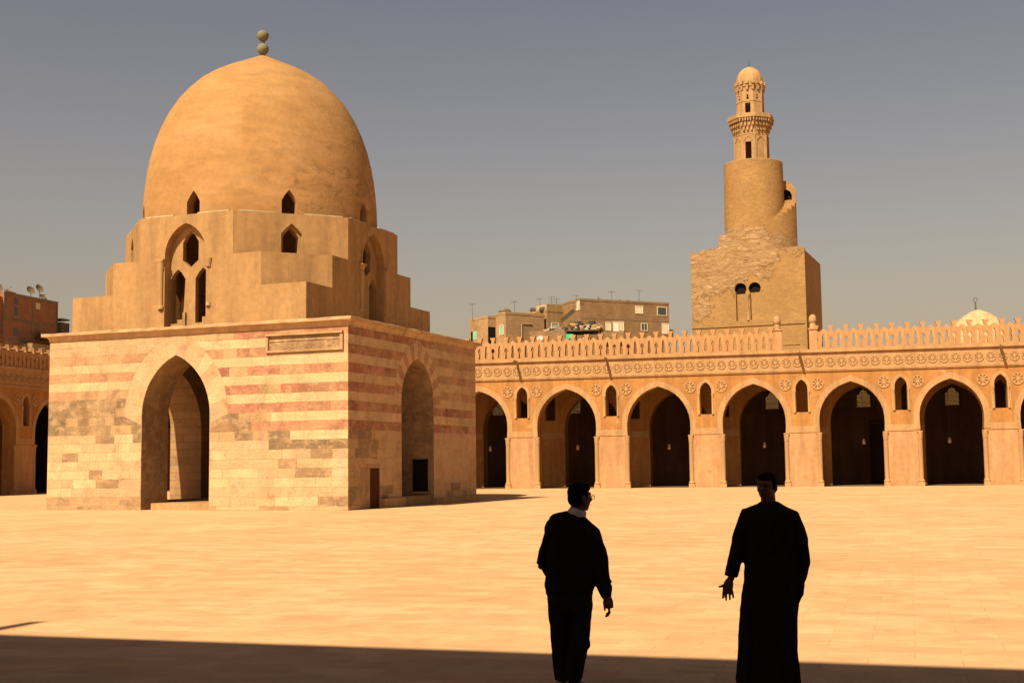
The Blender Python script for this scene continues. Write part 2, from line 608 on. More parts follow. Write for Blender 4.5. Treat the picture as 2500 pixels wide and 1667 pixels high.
def merlon_mb(p=1.085, t=0.34):
    b = MB()
    k = p / 1.085
    o = [(-.27, 0), (.815, 0)]
    top = [(.815, 1.30), (.76, 1.31), (.72, 1.37), (.65, 1.43), (.59, 1.46), (.5425, 1.52), (.495, 1.46), (.435, 1.43), (.365, 1.37), (.32, 1.31), (.27, 1.29), (.20, 1.29), (.12, 1.32),
           (.105, 1.42), (.15, 1.56), (.225, 1.76), (-.225, 1.76), (-.15, 1.56), (-.105, 1.42), (-.12, 1.32), (-.20, 1.29), (-.27, 1.30)]
    outline = [(x * k, z) for x, z in o + top]
    key = [(-.085, .06), (.085, .06), (.04, .38), (.035, .5)]
    for i in range(-5, 6):
        if abs(i) == 5 and False: continue
    circ = []
    for i in range(9):
        a = -PI / 2 + .35 + (2 * PI - .7) * i / 8
        circ.append((.145 * math.cos(a), .70 + .155 * math.sin(a)))
    circ[4] = (0, .93)
    hole1 = [(x * k, z) for x, z in key + circ + [(-.035, .5), (-.04, .38)]]
    c = .5425
    hole2 = [(c - .09, .10), (c + .09, .10), (c + .125, .25), (c + .12, .42), (c + .085, .62), (c + .105, .82), (c + .07, 1.0), (c, 1.13), (c - .07, 1.0), (c - .105, .82), (c - .085, .62), (c - .12, .42), (c - .125, .25)]
    hole2 = [(x * k, z) for x, z in hole2]
    b.plate([outline, hole1, hole2], 0.0, t)
    return b


def column_mbs():
    sh = MB(); sh.lathe([(.165, .5), (.17, .8), (.165, 3.45)], 16)
    cp = MB(); cp.lathe([(.17, 3.36), (.19, 3.42), (.175, 3.50), (.20, 3.66), (.21, 3.84), (.20, 3.88)], 16); cp.box((-.20, -.20, 3.88), (.20, .20, 3.97))
    bs = MB(); bs.box((-.22, -.22, 0), (.22, .22, .30)); bs.lathe([(.22, .30), (.25, .38), (.20, .44), (.19, .52)], 16)
    return sh, cp, bs


PROTO = {}


def put(key, mbf, name, mat, parent, loc, smooth=False, label=None):
    """first call builds the mesh, later calls copy the object (shared mesh data)"""
    if key not in PROTO:
        o = mbf().build(name, mat, parent, smooth=smooth)
        PROTO[key] = o.data
    else:
        o = bpy.data.objects.new(name, PROTO[key]); COL.objects.link(o); o.parent = parent
    o.location = loc
    return o


def facade_plate(piers, x0, x1, ztop, slot=True):
    """outline of a pier arcade between x0 and x1; piers = list of pier centres"""
    out = [(x0, 0)]
    gaps = [(piers[i] + piers[i + 1]) / 2 for i in range(len(piers) - 1)]
    for i, gx in enumerate(gaps):
        a = (piers[i + 1] - piers[i] - 2 * PW) / 2
        arch = mosque_arch(gx, a / .985, None, 7.71)
        out += [(gx - a - .02, 0), (gx - a - .02, 3.97)] + arch + [(gx + a + .02, 3.97), (gx + a + .02, 0)]
    out += [(x1, 0), (x1, ztop), (x0, ztop)]
    holes = []
    if slot:
        for px in piers:
            if x0 + .8 < px < x1 - .8:
                holes.append(two_arch(px, .43, 5.5, 7.25, 7.92, 6))
    return out, holes, gaps


def arcade(root, piers, x0, x1, merlons=None, rosettes=True, spouts=(), inner=True, grilles=(), parapet=None, door=None, columns=True, mcount=None, ros_x=None, gap=None, depth=12.2, ishift=.65, xe=0):
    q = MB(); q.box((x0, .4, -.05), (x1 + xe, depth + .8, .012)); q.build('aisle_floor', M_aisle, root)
    out, holes, gaps = facade_plate(piers, x0, x1, ZTOP)
    b = MB(); b.plate([out] + holes, 0.0, TH)
    b.build('facade_wall', M_arcade, root)
    # pier faces: smooth render, slightly proud, below the capitals
    for px in piers:
        if x0 <= px - PW and px + PW <= x1:
            q = MB(); q.box((px - PW + .22, -.012, 0.0), (px + PW - .22, .05, 3.93)); q.box((px - PW + .12, -.10, 0), (px + PW - .12, -.0125, .12))
            q.build('pier_face', M_pier, root)
    # stucco bands round the arches, impost friezes
    for i, gx in enumerate(gaps):
        a = (piers[i + 1] - piers[i] - 2 * PW) / 2
        inn = mosque_arch(gx, a / .985, None, 7.71, off=.004, zcut=3.99)
        outr = mosque_arch(gx, a / .985, None, 7.71, off=.42, zcut=3.99)
        q = MB(); q.strip(inn, outr, -.03, .04)
        q.build('arch_band', M_stucco, root)
    for px in piers:
        if x0 <= px - PW and px + PW <= x1:
            q = MB(); q.box((px - PW + .43, -.034, 4.0), (px + PW - .43, .03, 4.48))
            q.build('impost_band', M_stucco, root)
            inn = two_arch(px, .435, 5.42, 7.25, 7.93, 6); outr = two_arch(px, .66, 5.42, 7.28, 8.2, 6)
            q = MB(); q.strip(inn, outr, -.028, .03)
            fr = q.build('window_surround', M_stucco, root)
            for sx in (-1, 1):
                q = MB(); q.lathe([(.085, 5.5), (.085, 5.62), (.065, 5.66), (.065, 6.8), (.10, 6.95), (.11, 7.05)], 10, px + sx * .52, -.05)
                q.build('colonnette', M_stucco, fr, smooth=40)
            if rosettes:
                for sx in (-1, 1):
                    put('roundel', lambda: rosette_mb(.44, .055), 'roundel', M_stucco, root, (px + sx * 1.18, -.002, 7.58))
    if columns:
        for px in piers:
            if x0 <= px - PW and px + PW <= x1:
                for sx in (-1, 1):
                    loc = (px + sx * (PW - .06), .04, 0)
                    c = put('colshaft', lambda: column_mbs()[0], 'column', M_stucco, root, loc, 40)
                    put('colcap', lambda: column_mbs()[1], 'capital', M_stucco, c, (0, 0, 0), 40)
                    put('colbase', lambda: column_mbs()[2], 'column_base', M_stucco, c, (0, 0, 0), 40)
    # cornice mouldings and frieze
    q = MB(); q.box((x0, -.14, 8.56), (x1, .02, 8.66)); q.box((x0, -.10, 8.48), (x1, .02, 8.559))
    q.build('lower_moulding', M_stucco, root)
    q = MB(); q.box((x0, -.04, 8.661), (x1, .03, 9.80))
    q.build('frieze', M_stucco, root)
    q = MB(); q.box((x0, -.10, 9.801), (x1, .03, 9.90)); q.box((x0, -.22, 9.901), (x1, 1.6, 10.14))
    q.build('string_course', M_stucco, root)
    if rosettes:
        xa, xb = ros_x or (x0, x1)
        n = int((xb - xa) / .80)
        for k in range(n):
            put('rosette', lambda: rosette_mb(.345, .055), 'rosette', M_stucco, root, (xa + .4 + k * .80, -.042, 9.22))
    if merlons:
        xa, xb = merlons
        n = int((xb - xa) / 1.085)
        for k in range(n):
            x = xa + k * 1.085
            if gap and gap[0] < x + .27 < gap[1]: continue
            put('merlon', merlon_mb, 'merlon', M_merlon, root, (x, -.12, 10.142))
    if parapet:
        q = MB(); q.box((x0, .0, 10.142), (x1, .5, parapet)); q.build('parapet', M_merlon, root)
    for sx, l in spouts:
        q = MB(); q.box((sx - .09, -l, ZTOP - .06 if not parapet else parapet - .45), (sx + .09, -.2201 if not parapet else -.001, ZTOP + .0995 if not parapet else parapet - .25))
        q.build('waterspout', M_limestone, root)
    # roof on joists, second row, back wall
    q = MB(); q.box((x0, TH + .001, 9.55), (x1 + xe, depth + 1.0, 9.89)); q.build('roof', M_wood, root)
    if xe:
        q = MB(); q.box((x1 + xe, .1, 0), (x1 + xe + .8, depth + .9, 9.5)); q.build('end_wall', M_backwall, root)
    if inner:
        out2, holes2, _ = facade_plate(piers, x0, x1, 9.54)
        b = MB(); b.T = Matrix.Translation((ishift, 0, 0)); b.plate([out2] + holes2, 6.8, 6.8 + TH); b.build('inner_arcade_wall', M_arcade, root)
        for px in piers:
            if px - PW < x0: continue
            q = MB(); q.T = b.T; q.box((px - PW + .1, 6.77, 3.99), (px + PW - .1, 6.7995, 4.5)); q.build('inner_impost', M_stucco, root)
    loops = [[(x0, 0), (x1 + xe, 0), (x1 + xe, 9.54), (x0, 9.54)]]
    for gx in grilles:
        loops.append(two_arch(gx, .60, 6.25, 7.25, 7.9, 6))
    if door: loops.append([(door[0], .02), (door[1], .02), (door[1], 4.9), (door[0], 4.9)])
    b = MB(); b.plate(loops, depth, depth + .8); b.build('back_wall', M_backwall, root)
    for i, gx in enumerate(grilles):
        q = MB()
        holes = []
        rr = .030
        gr = random.Random(i)
        for iy in range(14):
            for ix in range(10):
                hx = gx - .50 + ix * .11 + (.055 if iy % 2 else 0); hz = 6.33 + iy * .105
                if abs(hx - gx) > .50: continue
                if hz > 7.2 and abs(hx - gx) > .52 - (hz - 7.2) * .85: continue
                holes.append([(hx + rr * math.cos(PI / 3 * t + .5), hz + rr * math.sin(PI / 3 * t + .5)) for t in range(6)])
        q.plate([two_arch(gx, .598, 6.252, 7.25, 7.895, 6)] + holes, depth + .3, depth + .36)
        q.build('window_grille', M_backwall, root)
    if door:
        q = MB(); q.box((door[0] - .15, depth - .05, 0), (door[0] - .001, depth - .001, 5.0)); q.box((door[1] + .001, depth - .05, 0), (door[1] + .15, depth - .001, 5.0)); q.box((door[0] - .15, depth - .05, 5.001), (door[1] + .15, depth - .001, 5.2))
        q.box((door[0], depth + .3, 0), (door[1], depth + .4, 4.9))
        q.build('door', M_wood, root)


FY = 98.28
W0 = [-25.5, -18.4, -11.13, -4.03, 3.05, 9.9]
piers = [-25.5 - 7.05 * k for k in range(5, 0, -1)] + W0 + [16.95, 24.0]
far = empty('arcade', (0, FY, 0), 0, 'long sunlit ochre arcade with pierced crenellated parapet closing the far side of the courtyard', 'arcade')
arcade(far, piers, -65.3, 27.0, merlons=(-64.7, 26.5), rosettes=True, ros_x=(-56.0 + .12, 23.2), gap=(-5.75, -3.1),
       spouts=[(W0[0] - .38, 1.35), (W0[1] - .3, 1.35), (W0[3] - .1, 1.35), (W0[5] + .1, 1.35)],
       grilles=[-31.0, -24.0, -7.0, 0.45, 7.4, 13.8], door=(.95, 2.0))
# posts with ball tops at the gap of the parapet
for px in (-5.68, -3.05):
    q = MB(); q.box((px - .29, -.16, 10.142), (px + .29, .42, 11.62)); q.box((px - .36, -.23, 11.621), (px + .36, .49, 11.70))
    po = q.build('parapet_post', M_merlon, far)
    q = MB(); q.lathe([(.27, 11.701), (.25, 11.9), (.22, 12.12), (.27, 12.16), (.30, 12.32), (.28, 12.52), (.2, 12.68), (.08, 12.76), (.01, 12.78)], 20, px, .13)
    q.build('ball_top', M_limestone, po, smooth=50)

lft = empty('arcade', (-65.3, 91.2, 0), PI / 2, 'shaded arcade behind the left corner of the domed fountain house, at the left edge', 'arcade')
arcade(lft, [-14.1, -7.05, 0.0, 7.05], -17, 7.06, merlons=(-16.5, 6.4), rosettes=True, ros_x=(-16.8, 6.9), inner=True, xe=12.2)

near = empty('arcade', (0, -1.5, 0), PI - .048, 'arcade on the viewer side of the courtyard whose straight parapet throws the foreground shade', 'arcade')
arcade(near, [-24.78, -17.7, -10.62, -3.54, 3.54, 10.62, 17.7, 24.78], -27, 27, rosettes=False, parapet=16.02, spouts=[(13.7, 1.4)], columns=False, depth=12)  # unseen from the camera; parapet made extra tall to place the shade edge

q = MB(); q.box((-65, FY + 19, 0), (27, FY + 19.8, 8.3))
tag(q.build('boundary_wall', M_minaret), 'plain outer wall glimpsed through the window grilles behind the far arcade', 'wall')
# hanging lamps in the aisle of the far arcade
lm = flat('lamp_glass', (.75, .55, .35), .3, .5)


def lamp_at(x, y, z, lab):
    r = empty('hanging_lamp', (x, y, z), 0, lab, 'lamp', 'lamps hanging in the far arcade')
    q = MB(); q.lathe([(.02, -.22), (.10, -.20), (.13, -.1), (.11, 0), (.07, .05)], 12); q.build('lamp_glass', lm, r, smooth=True)
    q = MB(); q.lathe([(.12, .051), (.14, .08), (.10, .16), (.05, .24)], 12); q.build('lamp_cap', M_cream, r, smooth=True)
    q = MB(); q.tube([(0, 0, .24), (0, 0, 9.5 - z)], .012, 6); q.build('chain', M_metal, r)
    return r


LN = ['first', 'second', 'third', 'fourth', 'fifth', 'sixth']
for (x, z), k in zip([(-29.78, 3.24), (-22.32, 3.23), (-14.81, 3.16), (-7.25, 3.18), (.32, 3.33), (6.63, 3.33)], range(6)):
    lamp_at(x, 104, z, 'glass lamp hanging in the %s dark arch right of the fountain house' % LN[k])

# ------------------------------------------------------------------ fountain house
FX, FYY, FA, FB, CY = -21.35, 52.258, 16.256, 14.03, -.1147
fh = empty('fountain_house', (FX, FYY, 0), CY, 'large domed stone fountain house with red and cream striped walls standing in the courtyard', 'domed pavilion')
CH = .4145
PALE, PALE2, RED, RED2, GREY, TAN, OR = (.76, .51, .30), (.88, .605, .355), (.47, .20, .125), (.57, .28, .17), (.31, .215, .125), (.60, .39, .21), (.70, .43, .24)


def jit(c, s=.08, r=random):
    k = 1 + r.uniform(-s, s)
    return tuple(max(0, min(1, x * KA * k * (1 + r.uniform(-.03, .03)))) for x in c)


def lerp(a, b, t): return tuple(x + (y - x) * t for x, y in zip(a, b))


def col_front(x, z, k, r):
    if z > 3.45 and x > -6.9:
        if k % 2 == 0:
            if z < 4.4 and x < -3.4: return jit(lerp(RED, GREY, .7) if r.random() < .6 else RED2)
            return jit(RED if r.random() < .65 else RED2, .14) if r.random() < .93 else jit(TAN)
        if z < 4.4 and x < -4.2: return jit(TAN if r.random() < .6 else GREY)
        return jit(PALE2, .06)
    if z > 3.1 and x > -6.9:
        return jit(GREY, .2) if (-5.4 < x < -2.9 and r.random() < .8) else jit(PALE2 if x > -2.9 else TAN)
    if z > 2.65 and x > -6.9:
        return jit(GREY, .2) if (x > -4.8 and r.random() < .75) else jit(PALE)
    if x > -6.9:
        if z > 1.4 and x > -3.6 and r.random() < .38: return jit(lerp(GREY, TAN, .4), .15)
        if z < .75 and r.random() < .45: return jit(lerp(GREY, TAN, .55), .15)
        return jit(PALE if r.random() < .55 else PALE2, .08)
    # left part
    if z > 7.3: return jit(lerp(PALE, TAN, r.random() * .9), .08)
    if z > 5.3:
        if k % 2 == 0: return jit(lerp(TAN, RED2, .25 + .5 * r.random()) if z > 5.6 else lerp(RED2, TAN, r.random()), .12)
        return jit(PALE2 if r.random() < .7 else PALE, .07)
    if z > 3.5:
        p = .82 if z > 3.9 else .6
        return jit(lerp(GREY, TAN, r.random() * .35), .2) if r.random() < p else jit(TAN)
    if z > 3.1: return jit(GREY if (x > -13 and r.random() < .5) else PALE, .12)
    if -15.4 < x < -12.6 and ((2.2 < z < 2.8) or (1.2 < z < 2.0)):
        return jit(lerp(GREY, TAN, .3), .2) if r.random() < .62 else jit(PALE2)
    if z < .55: return jit(lerp(TAN, GREY, r.random() * .5), .12)
    return jit(PALE if r.random() < .7 else PALE2, .07)


def col_right(x, z, k, r):
    fade = min(1, max(0, (x - 8.5) / 4))
    if z > 3.45:
        if k % 2 == 0:
            c = RED if r.random() < .7 else RED2
            if x > 8.7 and z > 4.8: c = lerp(c, TAN, .55 + .35 * r.random())
            return jit(c, .14)
        return jit(lerp(PALE2, TAN, .25 + .3 * fade), .08)
    if z > 2.2 and x < 2.6 and r.random() < .6: return jit(lerp(GREY, TAN, .3), .15)
    if z < 1.2 and r.random() < .5: return jit(lerp(GREY, TAN, .5 * r.random()), .15)
    return jit(lerp(PALE, TAN, .3 + .4 * r.random()), .08)


def ring_half_width(z, cx, a, zs, za, ring):
    """half width of the extrados at height z (two-centred arch)"""
    if z <= zs - .15: return a + .02
    A = a + ring; zsA = zs; zaA = za + ring * 1.05
    r = zaA - zsA
    Rr = (r * r + A * A) / (2 * A)
    if z <= zsA: return A
    h = z - zsA
    if h >= r: return 0
    return max(0, A - Rr + math.sqrt(max(0, Rr * Rr - h * h)))


def masonry_wall(name, x0, x1, ztop, arch, thick, colf, T, skip=(), ring=.95, seed=1, vo=None, zbottom=0.0, holes=()):
    cx, a, zs, za = arch
    r = random.Random(seed)
    b = MB(); b.T = T
    out = [(x0, 0)] + two_arch(cx, a, 0, zs, za, 12) + [(x1, 0), (x1, ztop), (x0, ztop)]
    b.cur = (.25, .165, .095)
    b.T = None
    b.plate([out] + list(holes), 0, thick)
    for i_, f_ in enumerate(b.f):
        if all(abs(b.v[k_].y) < 1e-6 for k_ in f_): b.c[i_] = MORTAR
    if T is not None: b.v = [T @ p_ for p_ in b.v]
    b.T = T
    j = .008

    def slab(quad, c):
        d = r.uniform(.002, .010)
        b.cur = c
        f = [b.pt((x, -d, z)) for x, z in quad]
        k = [b.pt((x, .004, z)) for x, z in quad]
        b.face(f)
        for i in range(4):
            m = (i + 1) % 4
            b.face((f[i], f[m], k[m], k[i]))
    row = 0
    zz = []
    z = 3.5 - 9 * CH
    k = -9
    while z < ztop - .01:
        zz.append((max(zbottom + .005, z), min(ztop, z + CH), k)); z += CH; k += 1
    for z0, z1, k in zz:
        if z1 - z0 < .1: continue
        for side in (0, 1):
            w0, w1 = ring_half_width(z0, cx, a, zs, za, ring), ring_half_width(z1, cx, a, zs, za, ring)
            if abs(w0 - w1) > .9 and w1 == 0: w1 = w0 * .4
            if side == 0: s0, e0, e1 = x0, cx - w0, cx - w1
            else: s0, e0, e1 = x1, cx + w0, cx + w1
            length = abs(e0 - s0)
            # stone joints
            sx = s0; sg = 1 if side == 0 else -1
            while True:
                small = colf is col_front and 3.5 < z0 < 5.3 and s0 == x0
                w = r.uniform(.35, .75) if small else r.uniform(.55, 1.35)
                nx = sx + sg * w
                last = sg * (min(e0, e1) if sg > 0 else max(e0, e1)) - sg * nx < .35
                if last:
                    quad = [(sx, z0), (e0, z0), (e1, z1), (sx, z1)]
                else:
                    quad = [(sx, z0), (nx, z0), (nx, z1), (sx, z1)]
                mx = sum(p[0] for p in quad) / 4; mz = (z0 + z1) / 2
                if not any(q[0] < mx < q[1] and q[2] < mz < q[3] for q in skip):
                    g = [(quad[0][0] + sg * j, z0 + j), (quad[1][0] - sg * j, z0 + j), (quad[2][0] - sg * j, z1 - j), (quad[3][0] + sg * j, z1 - j)]
                    if r.random() > .012 or mz > 5: slab(g, colf(mx, mz, k, r))
                if last: break
                sx = nx
    # voussoirs
    nv = 8 if colf is col_front else 9
    inn = two_arch(cx, a + .01, None, zs, za + .01, nv)
    ext = two_arch(cx, a + ring - .02, None, zs, za + ring * 1.05 - .02, nv)
    n = len(inn)
    for i in range(n - 1):
        p0, p1, q1, q0 = Vector(inn[i]), Vector(inn[i + 1]), Vector(ext[i + 1]), Vector(ext[i])
        cc = (p0 + p1 + q0 + q1) / 4
        quad = [tuple(cc + (p - cc) * .985) for p in (p0, p1, q1, q0)]
        quad = [(x, min(zv, ztop - .01)) for x, zv in quad]
        slab(quad, vo(i, r))
    return b


T_front = None
T_right = Matrix(((0, -1, 0, 0), (1, 0, 0, 0), (0, 0, 1, 0), (0, 0, 0, 1)))         # x->y, y(depth)->-x


def vo_front(i, r): return jit(lerp(OR, PALE, .3 + .7 * r.random()) if r.random() < .6 else lerp(PALE2, PALE, r.random()), .07)
def vo_right(i, r): return jit(lerp(RED2, OR, .3) if i % 2 else lerp(PALE2, TAN, .2), .1)


TW = 2.0
b = masonry_wall('w', -FA, 0, 8.0, (-8.97, 1.865, 4.33, 7.09), TW, col_front, None, skip=[(-4.25, -.1, 6.95, 7.8)], ring=.98, seed=3, vo=vo_front)
wf = b.build('striped_wall', M_stone, fh)
wf['label'] = 'sunlit front wall'
b = masonry_wall('w', 0, FB, 8.0, (6.95, 1.775, 4.9, 7.03), TW, col_right, T_right, skip=[(1.5, 3.2, 0, 1.7)], ring=.8, seed=5, vo=vo_right,
                 holes=[[(1.82, .01), (2.95, .01), (2.95, 1.8), (1.82, 1.8)], [(1.95, 2.2), (2.85, 2.2), (2.7, 2.28), (2.4, 2.33), (2.1, 2.28)], [(12.08, 5.25), (12.2, 5.25), (12.2, 6.15), (12.08, 6.15)]])
# keep the right wall's ends 2 mm inside the front wall's plane, so they butt
wr = b.build('striped_wall', M_stone, fh)
wr['label'] = 'shaded right wall'
wr.location = (-.002, .003, 0)
# back and left walls (plain plates with the same arch)
q = MB(); q.plate([[(-FA, 0)] + two_arch(-8.97, 1.86, 0, 4.5, 7.09, 12) + [(-TW - .01, 0), (-TW - .01, 7.99), (-FA, 7.99)]], FB - TW, FB - .004)
q.build('back_wall', M_ashlar, fh)
q = MB(); q.T = T_right @ Matrix.Translation((0, FA - TW, 0))
q.plate([[(TW + .01, 0)] + two_arch(6.75, 2.8, 0, 3.9, 7.2, 12) + [(FB - TW - .01, 0), (FB - TW - .01, 7.985), (TW + .01, 7.985)]], 0, TW - .004)
q.build('left_wall', M_ashlar, fh)
# floor of the room, sills and plinth
q = MB(); q.box((-FA + TW + .01, TW + .01, -.1), (-TW - .01, FB - TW - .01, .30)); q.build('room_floor', M_ashlar, fh)
q = MB(); q.box((-10.45, .25, 0.0), (-7.107, 1.99, .31)); q.build('threshold', M_stucco, fh)
q = MB(); q.box((-1.95, 5.18, 0), (-.12, 8.72, .45)); q.build('threshold', M_ashlar, fh)
q = MB()
q.T = None
q.box((.003, 3.1, -.05), (.20, 5.15, .42)); q.build('plinth', M_limestone, fh)
q = MB(); q.box((.003, 8.75, -.05), (.14, FB + .05, .3)); q.build('plinth', M_limestone, fh)
# door and small openings on the right face
q = MB(); q.box((-.10, 1.825, .012), (-.03, 2.945, 1.79)); q.box((-.029, 1.92, .02), (-.01, 2.0, 1.78)); q.box((-.029, 2.35, .02), (-.01, 2.42, 1.78)); q.box((-.029, 2.78, .02), (-.01, 2.86, 1.78))
q.build('door', M_door, fh)
q = MB(); q.box((-.05, 1.72, 1.81), (.03, 3.02, 1.95)); q.build('lintel', M_limestone, fh)
q = MB(); q.box((-1.12, 8.66, .62), (-.32, 8.76, 2.2)); q.build('hatch', M_dark, fh)
q = MB(); q.box((-1.2, 8.64, .52), (-.24, 8.70, .615)); q.build('hatch_sill', M_limestone, fh)
# inscription panel
q = MB()
q.box((-4.12, -.10, 6.96), (-.22, -.005, 7.06)); q.box((-4.12, -.15, 7.70), (-.22, -.005, 7.80)); q.box((-4.12, -.10, 7.061), (-4.0, -.005, 7.699)); q.box((-.36, -.10, 7.061), (-.22, -.005, 7.699))
pn = q.build('inscription_panel', M_limestone, fh)
q = MB()
r = random.Random(11)
nx, nz = 120, 18
idx = [[q.pt((-3.98 + 3.62 * i / nx, -.012 - .035 * max(0, noise.noise(Vector((i * .22, jz * .75 + .3 * math.sin(i * .3), 4.0)))) - .03 * (jz in (11, 12)), 7.061 + .638 * jz / nz)) for i in range(nx + 1)] for jz in range(nz + 1)]
for jz in range(nz):
    for i in range(nx):
        q.face((idx[jz][i], idx[jz][i + 1], idx[jz + 1][i + 1], idx[jz + 1][i]))
q.build('carved_text', plaster('eroded_carving', (.30, .18, .095), (.62, .42, .24), big=1.6, fine=6, bumpd=.03), pn, recalc=False)


# cornice: square rings with slight wear
def square_ring(b, off, z, n=40, jitr=0.0, seed=0, inner=None):
    r = random.Random(seed)
    x0, x1, y0, y1 = (-FA - off, off, -off, FB + off) if inner is None else inner
    pts = []
    cs = [(x0, y0), (x1, y0), (x1, y1), (x0, y1)]
    for i in range(4):
        a, c = cs[i], cs[(i + 1) % 4]
        for k in range(n):
            t = k / n
            nx, ny = [(0, -1), (1, 0), (0, 1), (-1, 0)][i]
            d = r.uniform(-1, 1) * jitr if k else 0
            pts.append(b.pt((a[0] + (c[0] - a[0]) * t + nx * d, a[1] + (c[1] - a[1]) * t + ny * d, z + r.uniform(-1, 1) * jitr * .6)))
    return pts


q = MB()
rings = [square_ring(q, -.5, 8.002), square_ring(q, .03, 8.002), square_ring(q, .035, 8.06, jitr=.006, seed=1), square_ring(q, .055, 8.14, jitr=.01, seed=2), square_ring(q, .13, 8.22, jitr=.012, seed=3),
         square_ring(q, .285, 8.25, jitr=.012, seed=4), square_ring(q, .30, 8.37, jitr=.018, seed=5), square_ring(q, .27, 8.385, jitr=.012, seed=6), square_ring(q, 0, 8.385, inner=(-14.2, -3.3, 1.4, 12.1)), square_ring(q, 0, 8.002, inner=(-14.2, -3.3, 1.4, 12.1))]
for i in range(len(rings)):
    A, B = rings[i], rings[(i + 1) % len(rings)]
    n = len(A)
    for k in range(n):
        q.face((A[k], A[(k + 1) % n], B[(k + 1) % n], B[k]))
q.build('cornice', plaster('cornice_stone', (.70, .46, .255), (.80, .55, .32), (.42, .25, .12), -0.02, big=.8), fh)

# stepped drum: square setback with cut corners in three tiers
X0, X1, Y0, Y1 = -15.2, -2.28, .3, 13.22
Z0, ZA, ZB, ZC = 8.38, 10.12, 11.65, 13.65
C1, C2 = 2.35, 3.85
q = MB()
wt = .9


def stepped(xa, xb, niche_c):
    out = [(xa, Z0), (xb, Z0), (xb, ZA), (xb - C1, ZA), (xb - C1, ZB), (xb - C2, ZB), (xb - C2, ZC), (xa + C2, ZC), (xa + C2, ZB), (xa + C1, ZB), (xa + C1, ZA), (xa, ZA)]
    hole = two_arch(niche_c, 1.15, Z0 + .02, 11.76, 13.28, 10)
    return [out, hole]


NCX, NCY = -8.74, 6.76
drum = MB()
drum.plate(stepped(X0, X1, NCX), Y0, Y0 + wt)
drum.T = Matrix.Translation((0, Y1 - wt, 0)); drum.plate(stepped(X0, X1, NCX), 0, wt)
TR = Matrix(((0, -1, 0, X1), (1, 0, 0, 0), (0, 0, 1, 0), (0, 0, 0, 1)))
drum.T = TR; drum.plate(stepped(Y0 + .002, Y1 - .002, NCY), .002, wt)
drum.T = Matrix(((0, -1, 0, X0 + wt), (1, 0, 0, 0), (0, 0, 1, 0), (0, 0, 0, 1))); drum.plate(stepped(Y0 + .002, Y1 - .002, NCY), 0, wt - .002)
drum.T = None
drum.cur = None
for sx, sy in ((1, 0), (0, 0), (1, 1), (0, 1)):
    cx = X1 if sx else X0; cy = Y1 if sy else Y0
    mx = -1 if sx else 1; my = -1 if sy else 1

    def P(u, v): return (cx + mx * u, cy + my * v)
    e = .004
    # tier one filler to the corner
    def pr(poly, z0, z1):
        pts = [P(*p) for p in poly]
        ar = sum(pts[i][0] * pts[(i + 1) % len(pts)][1] - pts[(i + 1) % len(pts)][0] * pts[i][1] for i in range(len(pts)))
        if ar < 0: pts.reverse()
        drum.prism(pts, z0, z1)
    pr([(e, e), (C1 + .4, e), (e, C1 + .4)], Z0, ZA - .004)
    pr([(C1 - e, 2 * e), (C2 + .5, 2 * e), (2 * e, C2 + .5), (2 * e, C1 - e)], Z0 - .01, ZB - .004)
    d = .8 * math.sqrt(2)
    # diagonal wall of the top tier with its window
    a0 = Vector(P(C2 - 2 * e, 3 * e)); a1 = Vector(P(3 * e, C2 - 2 * e))
    if (sx + sy) % 2 == 1: pass
    tx = (a1 - a0); L = tx.length; tx.normalize()
    inn = Vector((cx + mx * 6, cy + my * 6)) - (a0 + a1) / 2; inn.normalize()
    if inn.cross(tx) > 0:
        a0, a1 = a1, a0; tx = -tx
    drum.T = Matrix(((tx.x, inn.x, 0, a0.x), (tx.y, inn.y, 0, a0.y), (0, 0, 1, 0), (0, 0, 0, 1)))
    wc = L / 2
    hw = .50
    hole = [(wc - hw, ZB + .09), (wc + hw, ZB + .09), (wc + hw, 12.72), (wc + hw * .55, 12.98), (wc, 13.22), (wc - hw * .55, 12.98), (wc - hw, 12.72)]
    drum.plate([[(0, ZB - .5), (L, ZB - .5), (L, ZC - .003), (0, ZC - .003)], hole], 0, .22)
    hw = .38
    hole = [(wc - hw, ZB + .12), (wc + hw, ZB + .12), (wc + hw, 12.60), (wc + hw * .55, 12.84), (wc, 13.05), (wc - hw * .55, 12.84), (wc - hw, 12.60)]
    drum.plate([[(.1, ZB - .4), (L - .1, ZB - .4), (L - .1, ZC - .01), (.1, ZC - .01)], hole], .222, .8)
    drum.T = None
# ledge round the dome
CXD, CYD = -8.74, 6.76
oct_ = [(X0 + C2 + .02, Y0 + .01), (X1 - C2 - .02, Y0 + .01), (X1 - .01, Y0 + C2 + .02), (X1 - .01, Y1 - C2 - .02), (X1 - C2 - .02, Y1 - .01), (X0 + C2 + .02, Y1 - .01), (X0 + .01, Y1 - C2 - .02), (X0 + .01, Y0 + C2 + .02)]
inner = [(CXD + 5.3 * math.cos(2 * PI * k / 32), CYD + 5.3 * math.sin(2 * PI * k / 32)) for k in range(32)]
drum.T = Matrix(((1, 0, 0, 0), (0, 0, 1, 0), (0, 1, 0, 0), (0, 0, 0, 1)))
drum.plate([oct_, inner], ZC - .25, ZC + .03)
drum.T = None
dr = drum.build('drum', M_drum, fh)

